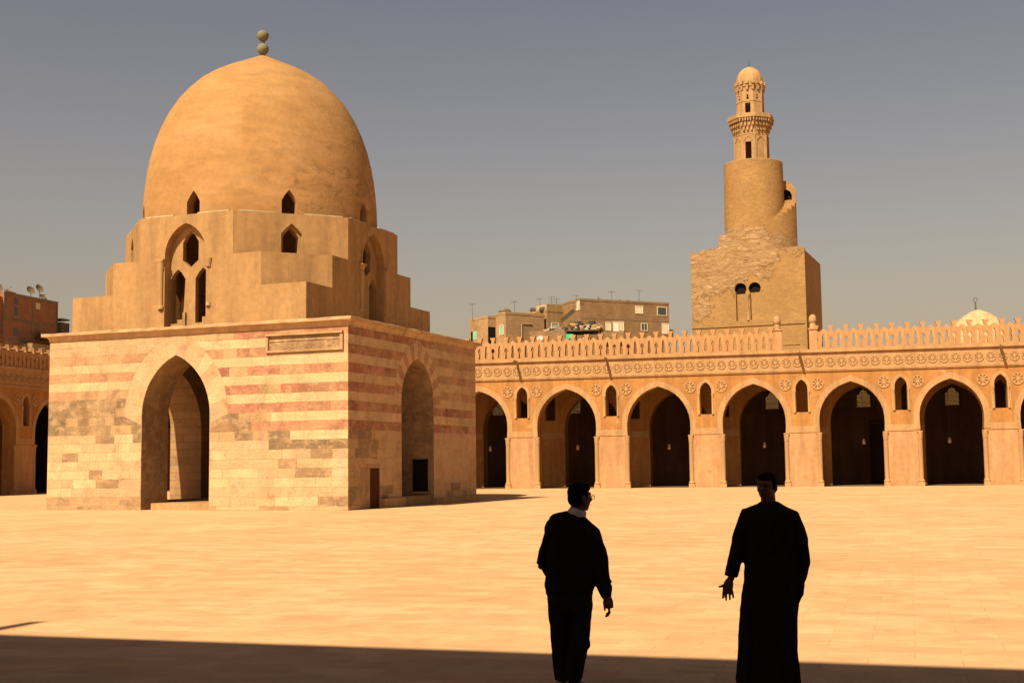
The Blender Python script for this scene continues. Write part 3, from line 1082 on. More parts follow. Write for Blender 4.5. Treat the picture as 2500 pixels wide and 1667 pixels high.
q = MB()
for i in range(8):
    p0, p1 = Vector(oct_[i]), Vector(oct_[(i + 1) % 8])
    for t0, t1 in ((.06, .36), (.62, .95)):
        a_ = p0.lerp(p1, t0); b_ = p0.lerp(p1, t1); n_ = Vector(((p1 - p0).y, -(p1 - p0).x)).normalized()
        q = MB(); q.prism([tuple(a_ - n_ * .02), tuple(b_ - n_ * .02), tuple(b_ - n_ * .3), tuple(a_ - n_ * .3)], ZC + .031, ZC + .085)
        q.build('ledge_fillet', M_cream, fh)  # upstand pieces whose pale cream paints in the ledge's lit edge lines

# tall triple windows: tracery plates set in the niches
def house(cx, hw, z0, zs, za): return [(cx - hw, z0), (cx + hw, z0), (cx + hw, zs), (cx + hw * .5, (zs + za) / 2 + .06), (cx, za), (cx - hw * .5, (zs + za) / 2 + .06), (cx - hw, zs)]


def tracery(T):
    t = MB(); t.T = T
    outl = two_arch(0, 1.148, Z0 + .02, 11.76, 13.275, 10)
    l1 = house(-.70, .42, Z0 + .25, 10.72, 11.2); l2 = house(.70, .42, Z0 + .25, 10.72, 11.2)
    l1[1] = (-.40, Z0 + .25); l1[0] = (-1.12, Z0 + .25)
    up = [(-.02, 11.22), (.44, 11.58), (.44, 12.45), (.24, 12.75), (0, 12.92), (-.24, 12.75), (-.44, 12.45), (-.44, 11.58)]
    t.plate([outl, l1, l2, up], .42, .68)
    t.T = T
    t.box((-.62, .30, Z0 + .02), (-.2, .419, Z0 + .42)); t.box((-.34, .30, Z0 + .421), (-.2, .419, Z0 + .75)); t.box((.75, .30, Z0 + .02), (1.1, .419, Z0 + .5))
    return t


def colon(T, x, full=True):
    t = MB(); t.T = T
    if full:
        t.box((x - .19, .0, 9.22), (x + .19, .12, 9.30))
        t.lathe([(.15, 9.30), (.15, 9.42), (.11, 9.46), (.11, 11.1), (.15, 11.2), (.13, 11.3), (.19, 11.48), (.20, 11.56)], 14, x, -.02)
        t.box((x - .22, -.2, 11.561), (x + .22, .0, 11.64))
    else:
        t.lathe([(.12, 11.15), (.13, 11.3), (.18, 11.48), (.18, 11.54)], 12, x, -.0)
        t.lathe([(.13, 9.32), (.12, 9.45), (.10, 9.5)], 12, x, -.0)
    return t


for T, nm in ((Matrix.Translation((NCX, Y0, 0)), 'f'), (TR @ Matrix.Translation((NCY, 0, 0)), 'r'),
              (Matrix(((0, 1, 0, X0), (-1, 0, 0, NCY), (0, 0, 1, 0), (0, 0, 0, 1))), 'l'), (Matrix(((-1, 0, 0, NCX), (0, -1, 0, Y1), (0, 0, 1, 0), (0, 0, 0, 1))), 'b')):
    w = tracery(T).build('window_tracery', M_drum, fh)
    colon(T, -1.32).build('colonnette', M_limestone, w, smooth=40)
    colon(T, 1.30, nm != 'f').build('colonnette', M_limestone, w, smooth=40)

# dome with eight small windows cut through its base
prof = [(5.90, 0), (5.90, .6), (5.88, 1.3), (5.83, 2.0), (5.74, 2.8), (5.60, 3.6), (5.40, 4.4), (5.12, 5.2), (4.76, 6.0), (4.30, 6.75), (3.80, 7.35), (3.25, 7.90), (2.68, 8.30), (2.15, 8.60), (1.65, 8.85), (1.2, 9.06), (.8, 9.25), (.45, 9.42), (.15, 9.56), (.0, 9.56)]
prof = [(r_, z_ * (1 - .008 * (z_ / 9.6) ** 2)) for r_, z_ in prof]
outer = MB(); outer.lathe(prof[:-1], 96)
inn_p = [(r - .55 if r > .8 else r * .35, z * .94 - .02) for r, z in prof[:-1]]
innr = MB(); innr.lathe(inn_p, 64)
wins = MB()
for k in range(8):
    a = k * PI / 4
    wins.T = Matrix.Rotation(a, 4, 'Z') @ Matrix.Translation((0, -6.6, 0))
    wins.plate([[(-.36, .02), (.36, .02), (.36, .72), (.2, 1.0), (0, 1.25), (-.2, 1.0), (-.36, .72)]], 0, 2.4)
d_out = outer.build('dome', M_dome, None, smooth=False)
d_in = innr.build('cut_a', M_dome); d_w = wins.build('cut_b', M_dome)
for c in (d_in, d_w):
    md = d_out.modifiers.new('b', 'BOOLEAN'); md.operation = 'DIFFERENCE'; md.solver = 'EXACT'; md.object = c
bpy.context.view_layer.update()
dg = bpy.context.evaluated_depsgraph_get()
me = bpy.data.meshes.new_from_object(d_out.evaluated_get(dg))
d_out.modifiers.clear(); d_out.data = me
for c in (d_in, d_w): bpy.data.objects.remove(c)
me.shade_smooth(); me.set_sharp_from_angle(angle=rad(35))
if len(me.materials) == 0: me.materials.append(M_dome)
d_out.parent = fh; d_out.location = (CXD, CYD, ZC + .03)
q = MB(); q.lathe([(.16, 23.18), (.10, 23.34), (.14, 23.38), (.09, 23.42), (.20, 23.46), (.29, 23.60), (.31, 23.72), (.27, 23.86), (.14, 23.98), (.07, 24.02), (.13, 24.07), (.07, 24.12), (.20, 24.18), (.29, 24.32), (.31, 24.45), (.27, 24.58), (.14, 24.68), (.03, 24.72)], 24, CXD, CYD)
q.tube([(CXD, CYD, 24.7), (CXD, CYD, 24.86)], .03, 8)
fi = q.build('finial', M_verd, fh, smooth=50); fi.location = (0, 0, -.16)

# ------------------------------------------------------------------ spiral minaret
mn = empty('spiral_minaret', (-10.1, 140.2, 0), -.12, 'tall stone minaret with square base, round spiral tower and ribbed cap', 'minaret')
bx0, bx1, by0, by1, bz = -5.85, 6.06, -5.51, 5.2, 23.75
b = MB()


def horseshoe(cx, r, zc, zb, hw):
    p = [(cx - hw, zb), (cx - hw, zc - r * .72)]
    for k in range(15):
        a = PI + .62 - (PI + 1.24) * k / 14
        p.append((cx + r * math.cos(a), zc + r * math.sin(a)))
    p += [(cx + hw, zc - r * .72), (cx + hw, zb)]
    return p


tw0, tw1 = -.62, .85
top = [(bx0, 0), (bx1, 0), (bx1, bz - .15), (bx1 - .6, bz + .1), (3.4, bz - .1), (2.2, bz + .7), (.72, 25.85), (-.4, 25.65), (-2.7, 25.5), (-2.75, bz + .5), (-4.6, bz + .35), (-4.62, bz + .22), (bx0, bz + .1)]
b.plate([top, horseshoe(tw0, .63, 19.75, 16.45, .50), horseshoe(tw1, .63, 19.75, 16.45, .50)], by0, by0 + .42)
b.box((bx0 + .002, by0 + .421, 0), (bx1 - .002, by1, bz - .35))
# upper block under the stair
b.box((-2.7, by0 + .421, bz - .349), (.9, by0 + 3.4, 25.35))
b.build('square_base', M_minaret, mn)
# infill of the twin arches, with dark discs painting in the hollow's shade
q = MB(); q.box((tw0 - .48, by0 + .34, 16.46), (tw0 + .48, by0 + .418, 19.25)); q.box((tw1 - .48, by0 + .34, 16.46), (tw1 + .48, by0 + .418, 19.35))
q.build('blocked_opening', M_minaret, mn)
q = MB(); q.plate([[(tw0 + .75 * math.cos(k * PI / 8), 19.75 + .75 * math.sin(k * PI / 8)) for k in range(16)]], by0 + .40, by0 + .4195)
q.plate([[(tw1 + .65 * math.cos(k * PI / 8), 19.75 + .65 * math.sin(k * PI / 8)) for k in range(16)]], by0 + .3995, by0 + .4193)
q.build('window_shade_disc', M_dark, mn)
q = MB(); q.lathe([(.12, 16.45), (.09, 16.6), (.09, 18.6), (.2, 18.95), (.22, 19.1)], 12, (tw0 + tw1) / 2, by0 - .02)
q.build('colonnette', M_limestone, mn, smooth=40)
q = MB(); q.box((bx0, by0 - .10, 15.85), (bx1 - .2, by0 - .001, 15.98)); q.build('moulding', M_minaret, mn)
q = MB(); q.box((2.9, by0 - .07, 13.7), (5.3, by0 - .001, 13.8)); q.build('moulding', M_minaret, mn)
# core tower
q = MB(); q.lathe([(3.28, 20), (3.26, 24), (3.2, 30), (3.16, 33.4), (3.16, 33.95), (3.10, 34.02), (1.0, 34.03)], 64)
q.build('round_tower', M_minaret, mn, smooth=30)
# outer spiral stair: parapet wall whose top climbs from left-front round the front to the right
q = MB()
seg = 72
rin = 3.1


def topz(a):      # a: angle, -pi (left) .. 0 (right), continuing to +pi/2 behind
    t = (a + PI * .80) / (PI * .80)
    return 25.4 + 4.3 * max(0, t) ** 1.7 if t < 1 else min(31.6, 29.7 + (a) * 1.0)


def rout(a):
    t = min(1, max(0, (a + PI * .80) / (PI * .80)))
    return 3.20 + 1.25 * t ** 2.0


angs = [-PI * .80 + (PI * .80 + PI * .45) * k / seg for k in range(seg + 1)]
prev = None
for k in range(seg):
    a0, a1 = angs[k], angs[k + 1]
    zt = topz(a0)
    if -.95 < a0 < .05: zt = math.floor(zt / .42) * .42        # the worn steps seen at the right edge
    r0, r1 = rout(a0), rout(a1)
    A = [(rin * math.cos(a0), rin * math.sin(a0)), (r0 * math.cos(a0), r0 * math.sin(a0)), (r1 * math.cos(a1), r1 * math.sin(a1)), (rin * math.cos(a1), rin * math.sin(a1))]
    q.prism(A, 22.5, zt)
q.build('spiral_stair', M_minaret, mn)
q = MB(); q.T = Matrix.Rotation(.12, 4, 'Z') @ Matrix.Translation((3.85, .6, 0))
q.plate([[(-.9, 29.2), (.52, 29.2), (.58, 31.0), (.40, 31.5), (.05, 31.85), (-.4, 32.1), (-.9, 32.2)], [(-.75, 29.7), (.12, 29.7), (.15, 30.5), (-.05, 30.95), (-.4, 31.15), (-.75, 31.15)]], 0, .5)
q.build('stair_arch', M_minaret, mn)
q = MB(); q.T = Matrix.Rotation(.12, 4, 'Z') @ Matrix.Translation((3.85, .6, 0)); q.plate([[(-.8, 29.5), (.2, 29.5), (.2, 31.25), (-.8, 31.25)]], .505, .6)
q.build('arch_shade_sheet', M_dark, mn)  # dark sheet behind the arch, painting the shade inside it


# lantern storeys
def octagon(r, off=PI / 8): return [(r * math.cos(off + k * PI / 4), r * math.sin(off + k * PI / 4)) for k in range(8)]


def oct_wall(b, r, z0, z1, hole, t=.3, blind=None):
    """eight plates; hole(k) -> list of hole loops in local x (centred) for side k"""
    s = 2 * r * math.tan(PI / 8) * .5
    for k in range(8):
        b.T = Matrix.Rotation(k * PI / 4, 4, 'Z') @ Matrix.Translation((0, -r, 0))
        b.plate([[(-s, z0), (s, z0), (s, z1), (-s, z1)]] + hole(k), 0, t)
    b.T = None


LX = -.1
lan = MB()
oct_wall(lan, 1.74, 34.02, 37.0, lambda k: [[(-.33, 34.1), (.33, 34.1), (.33, 36.2), (-.33, 36.2)]] if k % 2 == 0 and k in (0, 4, 6, 2) else [])
lw = lan.build('lower_lantern', M_limestone, mn)
lw.location = (LX, 0, 0)
q = MB()
for k in range(8):
    q.T = Matrix.Rotation(k * PI / 4, 4, 'Z') @ Matrix.Translation((0, -1.74, 0))
    q.box((-.66, -.06, 34.03), (-.52, -.001, 36.4)); q.box((.52, -.06, 34.03), (.66, -.001, 36.4))
    q.strip(house(0, .42, 36.25, 36.3, 36.75)[2:][::-1], [(x * 1.25, z + .12) for x, z in house(0, .42, 36.25, 36.3, 36.75)[2:][::-1]], -.06, -.001)
    if k % 2:
        q.plate([house(0, .30, 34.3, 35.9, 36.15)], -.05, -.001)
    q.T = Matrix.Rotation(k * PI / 4 + PI / 8, 4, 'Z')
    q.lathe([(.10, 34.03), (.09, 34.2), (.09, 36.8), (.12, 37.0)], 8, 0, -1.85)
q.T = None
q.build('pilaster', M_limestone, lw)


def muqarnas(b, r0, r1, z0, z1, tiers, n):
    for t in range(tiers):
        ra = r0 + (r1 - r0) * t / tiers; rb = r0 + (r1 - r0) * (t + 1) / tiers
        za = z0 + (z1 - z0) * t / tiers; zb = z0 + (z1 - z0) * (t + 1) / tiers
        b.lathe([(ra - .02, za - .002), (ra + (rb - ra) * .35, zb - .09), (ra + (rb - ra) * .35, zb - .001)], 8, a0=PI / 8, a1=PI / 8 + 2 * PI)
        for k in range(n):
            a = 2 * PI * (k + .5 * (t % 2)) / n
            c = 1 / math.cos(((a - PI / 8) % (PI / 4)) - PI / 8) * math.cos(PI / 8)
            w = PI * ra / n * .62
            rr = rb * c
            b.T = Matrix.Rotation(a, 4, 'Z')
            pts = [(ra * c * .9, -w, zb), (rr, -w, zb), (rr, w, zb), (ra * c * .9, w, zb), (ra * c * .9, -w * .3, za + .05), (rr - (rb - ra) * .9, -w * .25, za + .05), (rr - (rb - ra) * .9, w * .25, za + .05), (ra * c * .9, w * .3, za + .05),
                   (rr, -w, zb - (zb - za) * .35), (rr, w, zb - (zb - za) * .35)]
            i = [b.pt(p) for p in pts]
            b.face((i[0], i[1], i[2], i[3])); b.face((i[1], i[8], i[9], i[2])); b.face((i[8], i[5], i[6], i[9])); b.face((i[0], i[4], i[5], i[8], i[1])); b.face((i[3], i[2], i[9], i[6], i[7])); b.face((i[4], i[7], i[6], i[5]))
            b.T = None


q = MB(); q.lathe([(1.80, 36.95), (1.93, 37.0), (1.86, 37.08), (1.95, 37.5), (2.10, 38.0), (2.24, 38.751)], 8, a0=PI / 8, a1=PI / 8 + 2 * PI)
for k in range(8):
    for (z0_, z1_, ra_, rb_, off_) in ((37.35, 37.72, 1.86, 1.99, (-.42, 0, .42)), (37.85, 38.22, 1.95, 2.16, (-.62, -.21, .21, .62)), (38.32, 38.74, 2.06, 2.34, (-.76, -.42, -.14, .14, .42, .76))):
        for o_ in off_:
            q.T = Matrix.Rotation(k * PI / 4, 4, 'Z') @ Matrix.Translation((o_, 0, 0))
            w_ = .13 if len(off_) < 5 else .09
            q.plate([[(-w_, z1_), (-w_ * .8, z0_ + .12), (0, z0_), (w_ * .8, z0_ + .12), (w_, z1_)]], -rb_ * .985, -ra_ * .9)
q.T = None
mq = q.build('lower_muqarnas', M_limestone, mn); mq.location = (LX, 0, 0)
q = MB(); q.prism(octagon(2.56), 38.752, 38.90); q.prism(octagon(2.50), 38.902, 39.22)
bl = q.build('balcony', M_limestone, mn); bl.location = (LX, 0, 0)
lan = MB()


def keyh(cx, z0, s=1.0):
    return [(cx - .17 * s, z0), (cx + .17 * s, z0), (cx + .16 * s, z0 + .22 * s), (cx + .06 * s, z0 + .34 * s), (cx + .12 * s, z0 + .46 * s), (cx + .10 * s, z0 + .60 * s), (cx, z0 + .72 * s), (cx - .10 * s, z0 + .60 * s), (cx - .12 * s, z0 + .46 * s), (cx - .06 * s, z0 + .34 * s), (cx - .16 * s, z0 + .22 * s)]


oct_wall(lan, 1.40, 39.222, 42.0, lambda k: [keyh(0, 40.95, .8)] + ([[(-.29, 39.24), (.29, 39.24), (.29, 40.55), (-.29, 40.55)]] if k % 2 == 0 else []), .25)
ul = lan.build('upper_lantern', M_limestone, mn); ul.location = (LX, 0, 0)
q = MB(); q.lathe([(1.55, 40.70), (1.57, 40.76), (1.53, 40.80)], 8, a0=PI / 8, a1=PI / 8 + 2 * PI); q.build('band', M_limestone, ul)
q = MB(); q.lathe([(1.46, 41.75), (1.50, 41.80), (1.44, 41.86), (1.50, 42.349)], 8, a0=PI / 8, a1=PI / 8 + 2 * PI)
q.lathe([(1.52, 42.351), (1.60, 42.40), (1.60, 42.62), (1.2, 42.63)], 8, a0=PI / 8, a1=PI / 8 + 2 * PI)
for k in range(16):
    a = 2 * PI * k / 16
    q.T = Matrix.Rotation(a, 4, 'Z')
    q.box((1.40, -.17, 42.621), (1.74, .17, 42.95)); q.box((1.35, -.11, 42.0), (1.62, .11, 42.6205))
    q.T = None
um = q.build('upper_muqarnas', M_limestone, mn); um.location = (LX, 0, 0)
q = MB(); q.lathe([(1.40, 42.62), (1.45, 43.0), (1.42, 43.4), (1.30, 43.85), (1.08, 44.25), (.75, 44.58), (.38, 44.78), (.12, 44.88), (.05, 44.9)], 96, rib=lambda a, z: 1 + .035 * abs(math.sin(a * 10)) - .02)
rd = q.build('ribbed_cap', M_limestone, mn, smooth=60); rd.location = (LX, 0, 0)
q = MB(); q.lathe([(.10, 44.88), (.04, 45.0), (.10, 45.06), (.04, 45.12), (.07, 45.2), (.03, 45.28), (.03, 45.4)], 10)
for k in range(14):
    a = -PI / 2 + .5 + (2 * PI - 1.0) * k / 14; a2 = -PI / 2 + .5 + (2 * PI - 1.0) * (k + 1) / 14
    q.tube([(.14 * math.cos(a), 0, 45.55 + .15 * math.sin(a)), (.14 * math.cos(a2), 0, 45.55 + .15 * math.sin(a2))], .022, 6)
fn = q.build('finial', M_iron, mn); fn.location = (LX, 0, 0)

# ------------------------------------------------------------------ small dome behind the right end of the arcade
sd = empty('domed_tomb', (10.95, 125, 0), 0, 'pale plastered dome with dark finial showing above the parapet at the right', 'domed building')
q = MB(); q.box((-4, -4, 0), (4, 4, 11.2)); q.build('cube', M_render, sd)
q = MB(); q.lathe([(3.0, 11.2), (3.0, 12.0), (2.9, 12.9), (2.55, 13.7), (1.95, 14.45), (1.25, 15.0), (.6, 15.35), (.2, 15.5), (.05, 15.52)], 48)
q.build('dome', plaster('pale_dome_plaster', (.74, .50, .27), (.80, .56, .32)), sd, smooth=True)
q = MB(); q.lathe([(.12, 15.5), (.04, 15.62), (.12, 15.72), (.04, 15.82), (.10, 15.95), (.03, 16.05), (.09, 16.18), (.03, 16.28)], 10, -.2)
for k in range(12):
    a = -PI / 2 + .5 + (2 * PI - 1.0) * k / 12; a2 = -PI / 2 + .5 + (2 * PI - 1.0) * (k + 1) / 12
    q.tube([(-.2 + .17 * math.cos(a), 0, 16.48 + .18 * math.sin(a)), (-.2 + .17 * math.cos(a2), 0, 16.48 + .18 * math.sin(a2))], .03, 6)
q.build('finial', M_iron, sd)

# ------------------------------------------------------------------ houses behind
G_frame = flat('window_frame_paint', (.62, .55, .42))
G_green = flat('green_shutter_paint', (.20, .42, .30))
G_glass = flat('window_glass', (.05, .055, .05), .2, .5)
G_blue = flat('blue_paint', (.03, .09, .34))
G_mint = flat('mint_paint', (.20, .52, .38))
G_white = flat('white_paint', (.80, .76, .70))


def wpart(root, face, u, z0, w, h, mat_pane, frame=True, shut=None, slats=0):
    """window on face 'x' (plane x=0, u along +y) or 'y' (plane y=0, u along +x) of a house in local space"""
    T = Matrix.Identity(4) if face == 'y' else Matrix(((0, 1, 0, 0), (-1, 0, 0, 0), (0, 0, 1, 0), (0, 0, 0, 1)))
    if face == 'x': u = -u - w
    q = MB(); q.T = T
    if frame:
        q.box((u - .08, -.07, z0 - .08), (u + w + .08, -.002, z0)); q.box((u - .08, -.07, z0 + h), (u + w + .08, -.002, z0 + h + .08))
        q.box((u - .08, -.07, z0 + .001), (u - .001, -.002, z0 + h - .001)); q.box((u + w + .001, -.07, z0 + .001), (u + w + .08, -.002, z0 + h - .001))
        for k in range(slats):
            x = u + w * (k + 1) / (slats + 1)
            q.box((x - .03, -.06, z0 + .001), (x + .03, -.03, z0 + h - .001))
    else:
        q.box((u - .02, -.03, z0 - .02), (u + w + .02, -.002, z0 - .001))
    wdw = q.build('window', G_frame, root)
    q = MB(); q.T = T; q.box((u, -.026, z0), (u + w, -.0025, z0 + h)); q.build('pane', mat_pane, wdw)
    if shut:
        q = MB(); q.T = T; q.box((u + w * .5, -.12, z0), (u + w, -.065, z0 + h)); q.build('shutter', shut, wdw)
    return wdw


AL = rad(50)


def house_block(root, off, Lr, Ll, h, mat, name='wall'):
    """off: local offset of the near corner in the root's frame"""
    q = MB(); q.box((off[0], off[1], 0), (off[0] + Lr, off[1] + Ll, h))
    w = q.build(name, mat, root)
    # parapet lip
    q = MB()
    a, c = off
    t = .18
    q.box((a - .04, c - .04, h + .001), (a + Lr + .04, c + t, h + .3)); q.box((a - .04, c + Ll - t, h + .001), (a + Lr + .04, c + Ll + .04, h + .3))
    q.box((a - .04, c + t + .001, h + .001), (a + t, c + Ll - t - .001, h + .3)); q.box((a + Lr - t, c + t + .001, h + .001), (a + Lr + .04, c + Ll - t - .001, h + .3))
    q.build('roof_parapet', mat, root)
    return w


hr = empty('apartment_building', (-34.75, 165, 0), AL - rad(10), 'large brown brick apartment building beyond the arcade with slatted windows, left of the minaret', 'building')
house_block(hr, (0, 0), 13.6, 5.5, 23.2, M_dunbrick)
q = MB(); q.box((-.02, -.03, 20.85), (13.6, -.001, 21.0)); q.build('floor_slab', M_concrete, hr)
k = 1.31
wpart(hr, 'y', (34.75 - 28.35) * k, 21.9, 1.05, .9, G_frame, slats=4)
wpart(hr, 'y', (34.75 - 26.2) * k + .6, 21.75, 1.35, 1.05, G_glass)
wpart(hr, 'y', (34.75 - 31.86) * k, 19.45, .7, 1.0, G_frame, slats=3)
wpart(hr, 'y', (34.75 - 31.0) * k, 19.4, .7, 1.15, G_white)
wpart(hr, 'y', (34.75 - 30.3) * k, 19.5, .6, 1.1, G_frame, slats=2)
wpart(hr, 'y', (34.75 - 27.86) * k + .2, 19.6, .85, .9, G_glass, slats=1)
wpart(hr, 'y', (34.75 - 25.9) * k + .9, 19.3, .95, 1.3, G_frame, slats=4)
wpart(hr, 'x', .15, 22.1, .85, 1.05, G_frame, slats=4)
q = MB(); q.box((13.601, .3, 18.4), (14.4, 1.9, 19.9)); q.build('water_tank', M_metal, hr)

hm = empty('house', (-38.1, 160, 0), AL, 'plain rendered middle house with a cream rooftop room, between the two brick buildings', 'house')
house_block(hm, (0, 0), 2.7, 5.6, 21.35, M_render)
q = MB(); q.box((0.02, .02, 21.35), (2.6, 2.3, 22.35)); q.build('rooftop_room', M_render, hm)
q = MB(); q.box((-.01, .05, 21.66), (.018, 2.28, 22.3)); q.build('rooftop_wall', M_cream, hm)
wpart(hm, 'y', .75, 19.2, 1.1, .7, G_green)
q = MB(); q.tube([(-.08, 3.3, 10), (-.08, 3.3, 20.6)], .06, 8); q.tube([(-.08, 4.6, 10), (-.08, 4.6, 20.3)], .05, 8); q.build('drainpipe', M_concrete, hm)

hl = empty('house', (-42.2, 155, 0), AL, 'leftmost pale brick house beyond the arcade with green shutters and a tall dark doorway', 'house')
house_block(hl, (0, 0), 6.0, 2.25, 20.65, M_lightbrick)
house_block(hl, (-1.15, 2.27), 4.0, 4.2, 20.3, M_lightbrick)
q = MB(); q.box((-1.16, 2.255, 15), (-.03, 2.268, 19.2)); q.build('doorway', M_dark, hl)
wpart(hl, 'x', .5, 18.2, .75, 1.05, G_green)
q = MB(); q.T = Matrix.Translation((-1.15, 2.27, 0)) @ Matrix(((0, 1, 0, 0), (-1, 0, 0, 0), (0, 0, 1, 0), (0, 0, 0, 1)))
q.box((-3.4, -.06, 17.8), (-2.5, -.003, 18.9)); q.build('shutter', G_green, hl)
q = MB(); q.T = Matrix.Translation((-1.15, 2.27, 0)) @ Matrix(((0, 1, 0, 0), (-1, 0, 0, 0), (0, 0, 1, 0), (0, 0, 0, 1)))
q.box((-3.9, -.05, 17.7), (-3.45, -.003, 18.9)); q.build('pane', M_dark, hl)
q = MB(); q.tube([(2.4, -.08, 14), (2.4, -.08, 19.6)], .06, 8); q.tube([(2.4, -.08, 19.6), (4.0, -.08, 19.6)], .05, 8); q.build('drainpipe', M_cream, hl)

ht = empty('workshop', (-35.3, 140, 0), 0, 'low brick workshop with a cluttered flat roof directly behind the parapet', 'building')
q = MB(); q.box((0, 0, 0), (4.1, 6, 16.75)); q.box((4.101, .6, 0), (10.6, 6, 15.2)); q.build('wall', M_dunbrick, ht)
q = MB(); q.box((4.12, -.2, 16.55), (8.0, 4, 16.68)); q.box((4.15, -.1, 15.2), (4.25, 0, 16.549)); q.box((7.85, -.1, 15.2), (7.95, 0, 16.549)); q.build('canopy_roof', M_metal, ht)
q = MB(); q.box((7.9, .2, 15.2), (10.6, .5, 16.4)); q.build('low_wall', M_dunbrick, ht)

junkmats = [flat('junk_rust', (.30, .12, .05)), flat('junk_grey', (.35, .32, .28)), flat('junk_white', (.40, .34, .27)), flat('junk_dark', (.05, .04, .035)), flat('junk_tan', (.45, .30, .16)), flat('junk_yellow', (.42, .27, .08)), flat('junk_violet', (.20, .14, .16))]


def junk(name, lab, n, box, seed, mats):
    """one heap of unsorted rooftop lumber"""
    r = random.Random(seed)
    q = MB()
    cols = []
    for i in range(n):
        x, y, z = (r.uniform(box[0], box[1]), r.uniform(box[2], box[3]), box[4] + r.random() ** 2 * (box[5] - box[4]))
        s = Vector((r.uniform(.06, .35), r.uniform(.05, .3), r.uniform(.03, .16)))
        q.T = Matrix.Translation((x, y, z)) @ Matrix.Rotation(r.uniform(0, PI), 4, 'Z') @ Matrix.Rotation(r.uniform(-.5, .5), 4, 'X')
        f0 = len(q.f)
        q.box(tuple(-s), tuple(s))
        cols += [r.randrange(len(mats))] * (len(q.f) - f0)
    q.T = None
    o = q.build(name, mats[0], None)
    for m_ in mats[1:]: o.data.materials.append(m_)
    for p, c in zip(o.data.polygons, cols): p.material_index = c
    return tag(o, lab, 'clutter', kind='stuff')


junk('rooftop_clutter', 'heap of scrap boards and rags piled on the canopy of the cluttered workshop roof', 110, (-31.1, -27.5, 140, 142.5, 16.72, 17.35), 4, junkmats)
junk('rooftop_clutter', 'row of scrap along the brick edge of the workshop roof, left of the black sheets', 60, (-33.6, -31.3, 140.1, 142, 16.8, 17.15), 5, junkmats)
junk('rooftop_clutter', 'scrap and laundry bundles lying low behind the crenels in front of the workshop', 90, (-35.0, -27.6, 139.0, 139.9, 15.0, 15.75), 6, junkmats[1:3] + [junkmats[6], junkmats[4], junkmats[0]])
q = MB(); q.box((-35.2, 138.9, 0), (-27.0, 139.99, 14.95)); tag(q.build('low_roof', M_dunbrick), 'low brick roof ledge in front of the cluttered workshop', 'building')
q = MB(); q.box((-30.95, 139.2, 15.72), (-30.2, 139.8, 15.78)); q.box((-30.95, 139.2, 15.781), (-30.9, 139.8, 16.2)); q.box((-30.25, 139.2, 15.781), (-30.2, 139.8, 16.2)); q.box((-30.899, 139.2, 15.781), (-30.251, 139.25, 16.2)); q.box((-30.899, 139.75, 15.781), (-30.251, 139.8, 16.2))
tag(q.build('green_crate', flat('green_plastic', (.04, .50, .24), .4)), 'bright green plastic crate under the workshop canopy', 'crate')
q = MB(); q.lathe([(.07, 0), (.27, .03), (.36, .15), (.39, .17), (.35, .14), (.25, .05), (.03, .035)], 20)
o = q.build('wash_basin', flat('basin_enamel', (.42, .38, .33)), smooth=40); o.location = (-34.0, 139.4, 15.8); o.rotation_euler = (rad(60), 0, 0)
tag(o, 'round white basin leaning on the scrap behind the crenels', 'basin')
q = MB(); q.prism([(0, 0), (1.9, -.1), (1.9, .08), (0, .08)], 0, .45)
o = q.build('leaning_sheet', flat('dark_sheet', (.10, .075, .05))); o.location = (-32.1, 142.5, 17.9); o.rotation_euler = (rad(15), rad(-38), rad(5))
tag(o, 'dark slanting roof sheet propped up on the workshop roof', 'metal sheet')
q = MB()
for i in range(9):
    q.T = Matrix.Translation((-30.6 + i * .27, 141.6 + .1 * (i % 3), 17.35 + .25 * math.sin(i))) @ Matrix.Rotation(.3 * math.sin(i * 2), 4, 'Y')
    q.box((-.22, -.5, -.18), (.22, .5, .22))
q.T = None
tag(q.build('tarpaulin_bundle', junkmats[3]), 'black tarpaulin bundle on top of the workshop scrap', 'tarpaulin')


def antenna(x, y, z0, h, lab, style=0):
    r = empty('antenna', (x, y, z0), random.Random(int(x * 10)).uniform(-.5, .5), lab, 'antenna', 'television antennas on the roofs')
    q = MB(); q.tube([(0, 0, 0), (0, 0, h)], .028, 6); q.build('mast', M_metal, r)
    q = MB()
    if style == 0:
        q.tube([(-.45, 0, h - .12), (.45, 0, h - .12)], .018, 5)
        for i in range(6): q.tube([(-.42 + i * .16, -.25, h - .10), (-.42 + i * .16, .25, h - .10)], .012, 5)
    else:
        for j_ in range(3): q.tube([(-.4, 0, h - .15 - j_ * .3), (.4, .1, h - .15 - j_ * .3)], .016, 5)
        for i in range(5): q.tube([(-.36 + i * .18, 0, h - .05), (-.36 + i * .18, 0, h - .25)], .012, 5)
    q.build('crossbars', M_metal, r)
    return r


for x, y, z0, h, lab, st in [(-47.3, 157.5, 20.3, 2.2, 'thin antenna at the far left corner of the leftmost pale house', 0), (-41.66, 157.4, 20.65, 1.9, 'antenna on the leftmost pale house next to the rendered one', 0),
                             (-39.2, 160.9, 21.35, 1.9, 'antenna just behind the cream rooftop wall', 0), (-37.7, 161.1, 22.35, 1.1, 'antenna with stacked bars on the rooftop room corner', 1),
                             (-37.1, 161.4, 22.35, .85, 'short antenna with stacked bars on the rooftop room', 1),
                             (-35.1, 164.2, 22.0, 1.9, 'antenna between the rooftop room and the brown apartment building', 0),
                             (-31.4, 169.6, 23.2, 1.7, 'tall thin antenna over the middle of the brown apartment roof', 0), (-28.3, 173.3, 23.2, 2.2, 'tallest antenna, towards the right of the brown apartment roof', 0)]:
    antenna(x, y, z0, h, lab, st)

M_dish = flat('dish_paint', (.15, .12, .085))


